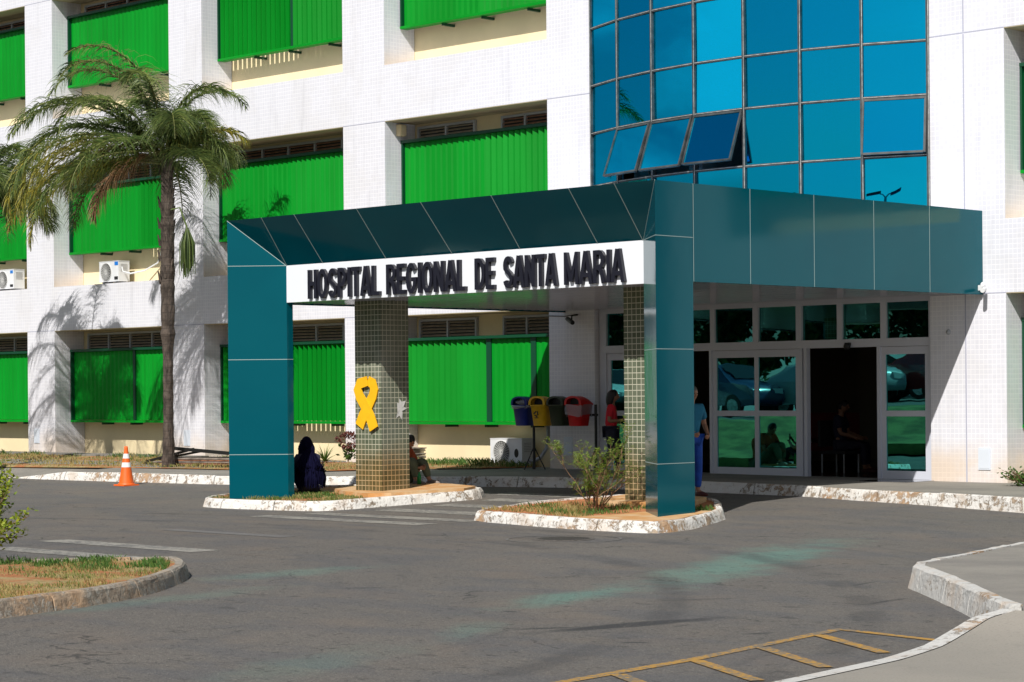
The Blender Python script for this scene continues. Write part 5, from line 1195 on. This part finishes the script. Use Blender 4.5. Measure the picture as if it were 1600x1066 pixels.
# person seated in the dark lobby
J = dict(pelvis=(0, 0, .48), chest=(0, -.02, .84), neck=(0, 0, 1.0), head=(0, .04, 1.12), look=(0, 1, -.1),
    shL=(-.18, -.02, .94), shR=(.18, -.02, .94), elL=(-.25, .06, .68), elR=(.25, .06, .68), wrL=(-.18, .28, .62), wrR=(.18, .28, .62),
    hipL=(-.1, .02, .47), hipR=(.1, .02, .47), knL=(-.12, .42, .48), knR=(.12, .42, .48), anL=(-.12, .44, .08), anR=(.12, .44, .08), toeL=(-.12, .57, .035), toeR=(.12, .57, .035))
person('person in dark clothes seated inside the dim lobby seen through the open door', (-22.7, 31.2, .155), FACE(.8, .3), J, dict(skin=M['skin'], shirt=M['shirtnavy'], trousers=M['darkpants'], shoe=M['shoebrown'], hair=M['hairblack']))
t = thing('lobby_chair', (-22.72, 31.2, .155), 'dark chair under the seated person inside the lobby', 'chair')
m = MB(); m.box(-22.97, -22.45, 30.97, 31.45, .48, .53); m.build('seat', M['insidedark'], t)
m = MB(); m.box(-23.02, -22.97, 30.97, 31.45, .6, 1.05); m.build('backrest', M['insidedark'], t)
for dx in (-.24, .22):
    for dy in (-.2, .22): m = MB(); m.tube([(-22.72 + dx, 31.2 + dy, .155), (-22.72 + dx, 31.2 + dy, .48)], .014, 6); m.build('leg', M['alu'], t)
t = thing('waiting_bench', (-25.0, 33.5, .155), 'dark red padded bench inside the lobby behind the man', 'bench')
m = MB(); m.box(-26.4, -24.0, 33.3, 33.8, .45, .6); m.build('seat', plain('dark_red_vinyl', (.10, .005, .006), .5), t)
m = MB(); m.box(-26.4, -24.0, 33.8, 33.9, .65, 1.15); m.build('backrest', plain('red_vinyl', (.12, .006, .007), .5), t)
for x in (-26.2, -24.3): m = MB(); m.box(x, x + .06, 33.35, 33.75, .155, .45); m.build('leg', M['black'], t)

# ---------------------------------------------------------------- what the glass reflects: bank, parked cars, trees, lamps
A0, LD, ND = Vector((-27, 14.8)), Vector((-.844, .536)), Vector((-.536, -.844))
def bp_(s, d): v = A0 + LD * s + ND * d; return (v.x, v.y)
bk = MB(); rows = []
prof = [(0, -.1), (.02, .14), (.15, .15), (1.2, .3), (3.6, .95), (4.4, 1.0)]
for s_ in [-9 + 2 * i for i in range(18)]: rows.append([(*bp_(s_, d), z) for d, z in prof])
bk.grid(rows, 0, smooth=False); tag(bk.build('grass_bank', plain('bank_grass', (.13, .15, .045), 1.0, vary=.4, scale=2)), kind='structure')
lot = MB(); lot.face([(*bp_(-9, 4.4), .995), (*bp_(25, 4.4), .995), (*bp_(30, 60), 1.0), (*bp_(-20, 60), 1.0)]); tag(lot.build('car_park', M['asphalt']), kind='structure')
def car(loc, rz, paint, label):
    t = thing('parked_car', (0, 0, 0), label, 'car', 'cars parked beyond the lawn'); L, W = 4.1, 1.70
    prof = [(-2.05, .35), (-2.05, .72), (-1.95, .92), (-1.55, 1.0), (-1.35, 1.05), (-.75, 1.42), (-.2, 1.5), (.5, 1.47), (1.15, 1.03), (1.75, .93), (2.0, .75), (2.05, .5), (2.0, .32)]
    def sec(w_, inset):
        return [(x, w_ - (.22 if z > 1.06 else .05 if z > .9 else 0) * inset, z) for x, z in prof]
    m = MB(); rows = []
    for k, (f, c) in enumerate(((-1, 1), (-.93, .0), (0, 0), (.93, .0), (1, 1))):
        rows.append([(x, f * (W / 2 - (.20 if 1.06 < z else .04 if z > .95 else 0)) , z - (.05 if abs(f) == 1 and z > .9 else 0)) for x, z in prof])
    m.grid(rows, 0); m.face(rows[0]); m.face(rows[-1][::-1]); m.face([r[0] for r in rows] + [r[-1] for r in rows][::-1]); bo = m.build('body', paint, t); bm = bmesh.new(); bm.from_mesh(bo.data); bmesh.ops.remove_doubles(bm, verts=bm.verts, dist=.0005); bm.to_mesh(bo.data); bm.free()
    gl = plain('car_glass', (.01, .014, .016), .05)
    for s_ in (-1, 1):
        y = s_ * (W / 2 - .195 + .006); g_ = MB(); g_.face([(-1.15, y, 1.08), (-.72, y, 1.36), (-.02, y, 1.42), (-.02, y, 1.08)][::s_]); g_.face([(.04, y, 1.08), (.04, y, 1.42), (.48, y, 1.39), (.98, y, 1.08)][::s_]); g_.build('side_window', gl, t)
    g_ = MB(); g_.face([(.56, -.6, 1.455), (1.12, -.62, 1.07), (1.12, .62, 1.07), (.56, .6, 1.455)]); g_.v = [(x + .012, y, z + .012) for x, y, z in g_.v]; g_.build('windscreen', gl, t)
    g_ = MB(); g_.face([(-.80, .58, 1.41), (-1.33, .6, 1.08), (-1.33, -.6, 1.08), (-.80, -.58, 1.41)]); g_.v = [(x - .012, y, z + .012) for x, y, z in g_.v]; g_.build('rear_window', gl, t)
    for x in (-1.28, 1.28):
        for s_ in (-1, 1):
            w_ = MB(); w_.tube([(x, s_ * .72, .31), (x, s_ * .87, .31)], .31, 20); wo = w_.build('wheel', M['black'], t); w_ = MB(); w_.tube([(x, s_ * .80, .31), (x, s_ * .878, .31)], .19, 14); w_.build('rim', M['bright_edge'], wo)
    for s_ in (-1, 1):
        w_ = MB(); w_.box(1.93, 2.035, s_ * .62 - .14, s_ * .62 + .14, .66, .80); w_.build('headlight', M['acwhite'], t); w_ = MB(); w_.box(-2.06, -2.0, s_ * .68 - .10, s_ * .68 + .10, .72, .90); w_.build('tail_light', M['binred'], t)
    t.location = (loc[0], loc[1], loc[2]); t.rotation_euler = (0, 0, rz); return t
cols_ = [('silver', (.50, .52, .53)), ('white', (.72, .72, .72)), ('black', (.02, .02, .022)), ('red', (.35, .02, .02)), ('pale grey', (.38, .40, .41)), ('dark blue', (.02, .04, .10)), ('white', (.72, .72, .72)), ('silver', (.50, .52, .53)), ('dark grey', (.08, .08, .085))]
base_ang = math.atan2(ND.y, ND.x)
for i, (cn, cc_) in enumerate(cols_):
    p_ = plain('car_paint', cc_, .22, .0, coat=1.0); x, y = bp_(-7.5 + i * 3.1, 11.5 + (i % 3) * .3)
    car((x, y, 1.0), base_ang + R(128 if i % 2 else 140), p_, f'{cn} hatchback, ' + ['first', 'second', 'third', 'fourth', 'fifth', 'sixth', 'seventh', 'eighth', 'ninth'][i] + ' from the right in the row along the lawn')
for i, (cn, cc_) in enumerate(cols_[:6][::-1]):
    p_ = plain('car_paint', cc_, .22, .0, coat=1.0); x, y = bp_(-5 + i * 3.3, 17.5 + (i % 2) * .4)
    car((x, y, 1.0), base_ang + R(-70 if i % 2 else 85), p_, f'{cn} hatchback, ' + ['first', 'second', 'third', 'fourth', 'fifth', 'sixth'][i] + ' from the right in the rear parked row')
def tree_proto(seed):
    rr = random.Random(seed); t = thing('leafy_tree', (0, 0, 0), 'x', 'tree', 'trees beyond the car park'); m = MB()
    m.tube([(0, 0, -.1), (.05, 0, 1.2), (0, .05, 2.4), (.1, 0, 4)], [.22, .17, .14, .08], 8)
    for i in range(7): a = rr.uniform(0, 2 * PI); m.tube([(0, 0, 1.8 + i * .25), (math.cos(a) * 1.2, math.sin(a) * 1.2, 3.2 + i * .3), (math.cos(a) * 2.2, math.sin(a) * 2.2, 3.6 + i * .5)], [.09, .06, .02], 5)
    m.build('trunk', M['bark'], t); lv = MB()
    cl = [(rr.uniform(-2.4, 2.4), rr.uniform(-2.4, 2.4), rr.uniform(1.9, 6.2), rr.uniform(.7, 1.3)) for _ in range(34)]
    for cx, cy, cz, r_ in cl:
        for k in range(170):
            d = Vector((rr.gauss(0, 1), rr.gauss(0, 1), rr.gauss(0, 1))).normalized() * r_ * rr.uniform(.5, 1); p = Vector((cx, cy, cz)) + d; a = Vector((rr.uniform(-1, 1), rr.uniform(-1, 1), rr.uniform(-1, 1))).normalized() * .19; b = a.cross(Vector((rr.uniform(-1, 1), rr.uniform(-1, 1), rr.uniform(-1, 1))).normalized()); b = b.normalized() * .10; lv.face([p - a, p + b, p + a, p - b])
    lv.build('crown', M['treeleaf'], t); return t
tp = tree_proto(31); od = ['first', 'second', 'third', 'fourth', 'fifth', 'sixth', 'seventh', 'eighth', 'ninth', 'tenth', 'eleventh', 'twelfth']
for i in range(12):
    o = tp if i == 0 else copy_tree(tp); x, y = bp_(-14 + i * 3.9, 23 + (i * 37 % 5) * .9); s_ = .76 + (i * 53 % 7) * .035
    o.location = (x, y, 1.0); o.rotation_euler = (0, 0, i * 1.9); o.scale = (s_, s_, s_ * 1.05); o['label'] = f'dark leafy tree beyond the parked cars, {od[i]} from the right in the glass reflection'
cone((*bp_(7.5, -.8 + 1.0), .15), 'orange traffic cone at the lawn kerb, seen mirrored in the right door')
def lamp(x, y, lab, H=9.0):
    t = thing('street_lamp', (x, y, -.15), lab, 'street lamp', 'double headed car park lamps'); m = MB(); m.tube([(x, y, -.15), (x, y, H)], [.09, .05], 10); m.build('pole', M['pipe'], t)
    for s_ in (-1, 1):
        m = MB(); m.tube([(x, y, H - .05), (x + s_ * .12, y, H + .10), (x + s_ * .22, y, H + .12)], .03, 6); m.build('arm', M['pipe'], t); m = MB(); m.obox((x + s_ * .42, y, H + .14), (.22, 0, .05), (0, .13, 0), (0, 0, .06)); m.build('lamp_head', M['black'], t)
lamp(-14.9, -3.8, 'tall double headed lamp post, the larger of two mirrored in the blue glass', 8.9); lamp(-15.2, -18.7, 'tall double headed lamp post, the smaller of two mirrored in the blue glass', 9.0)
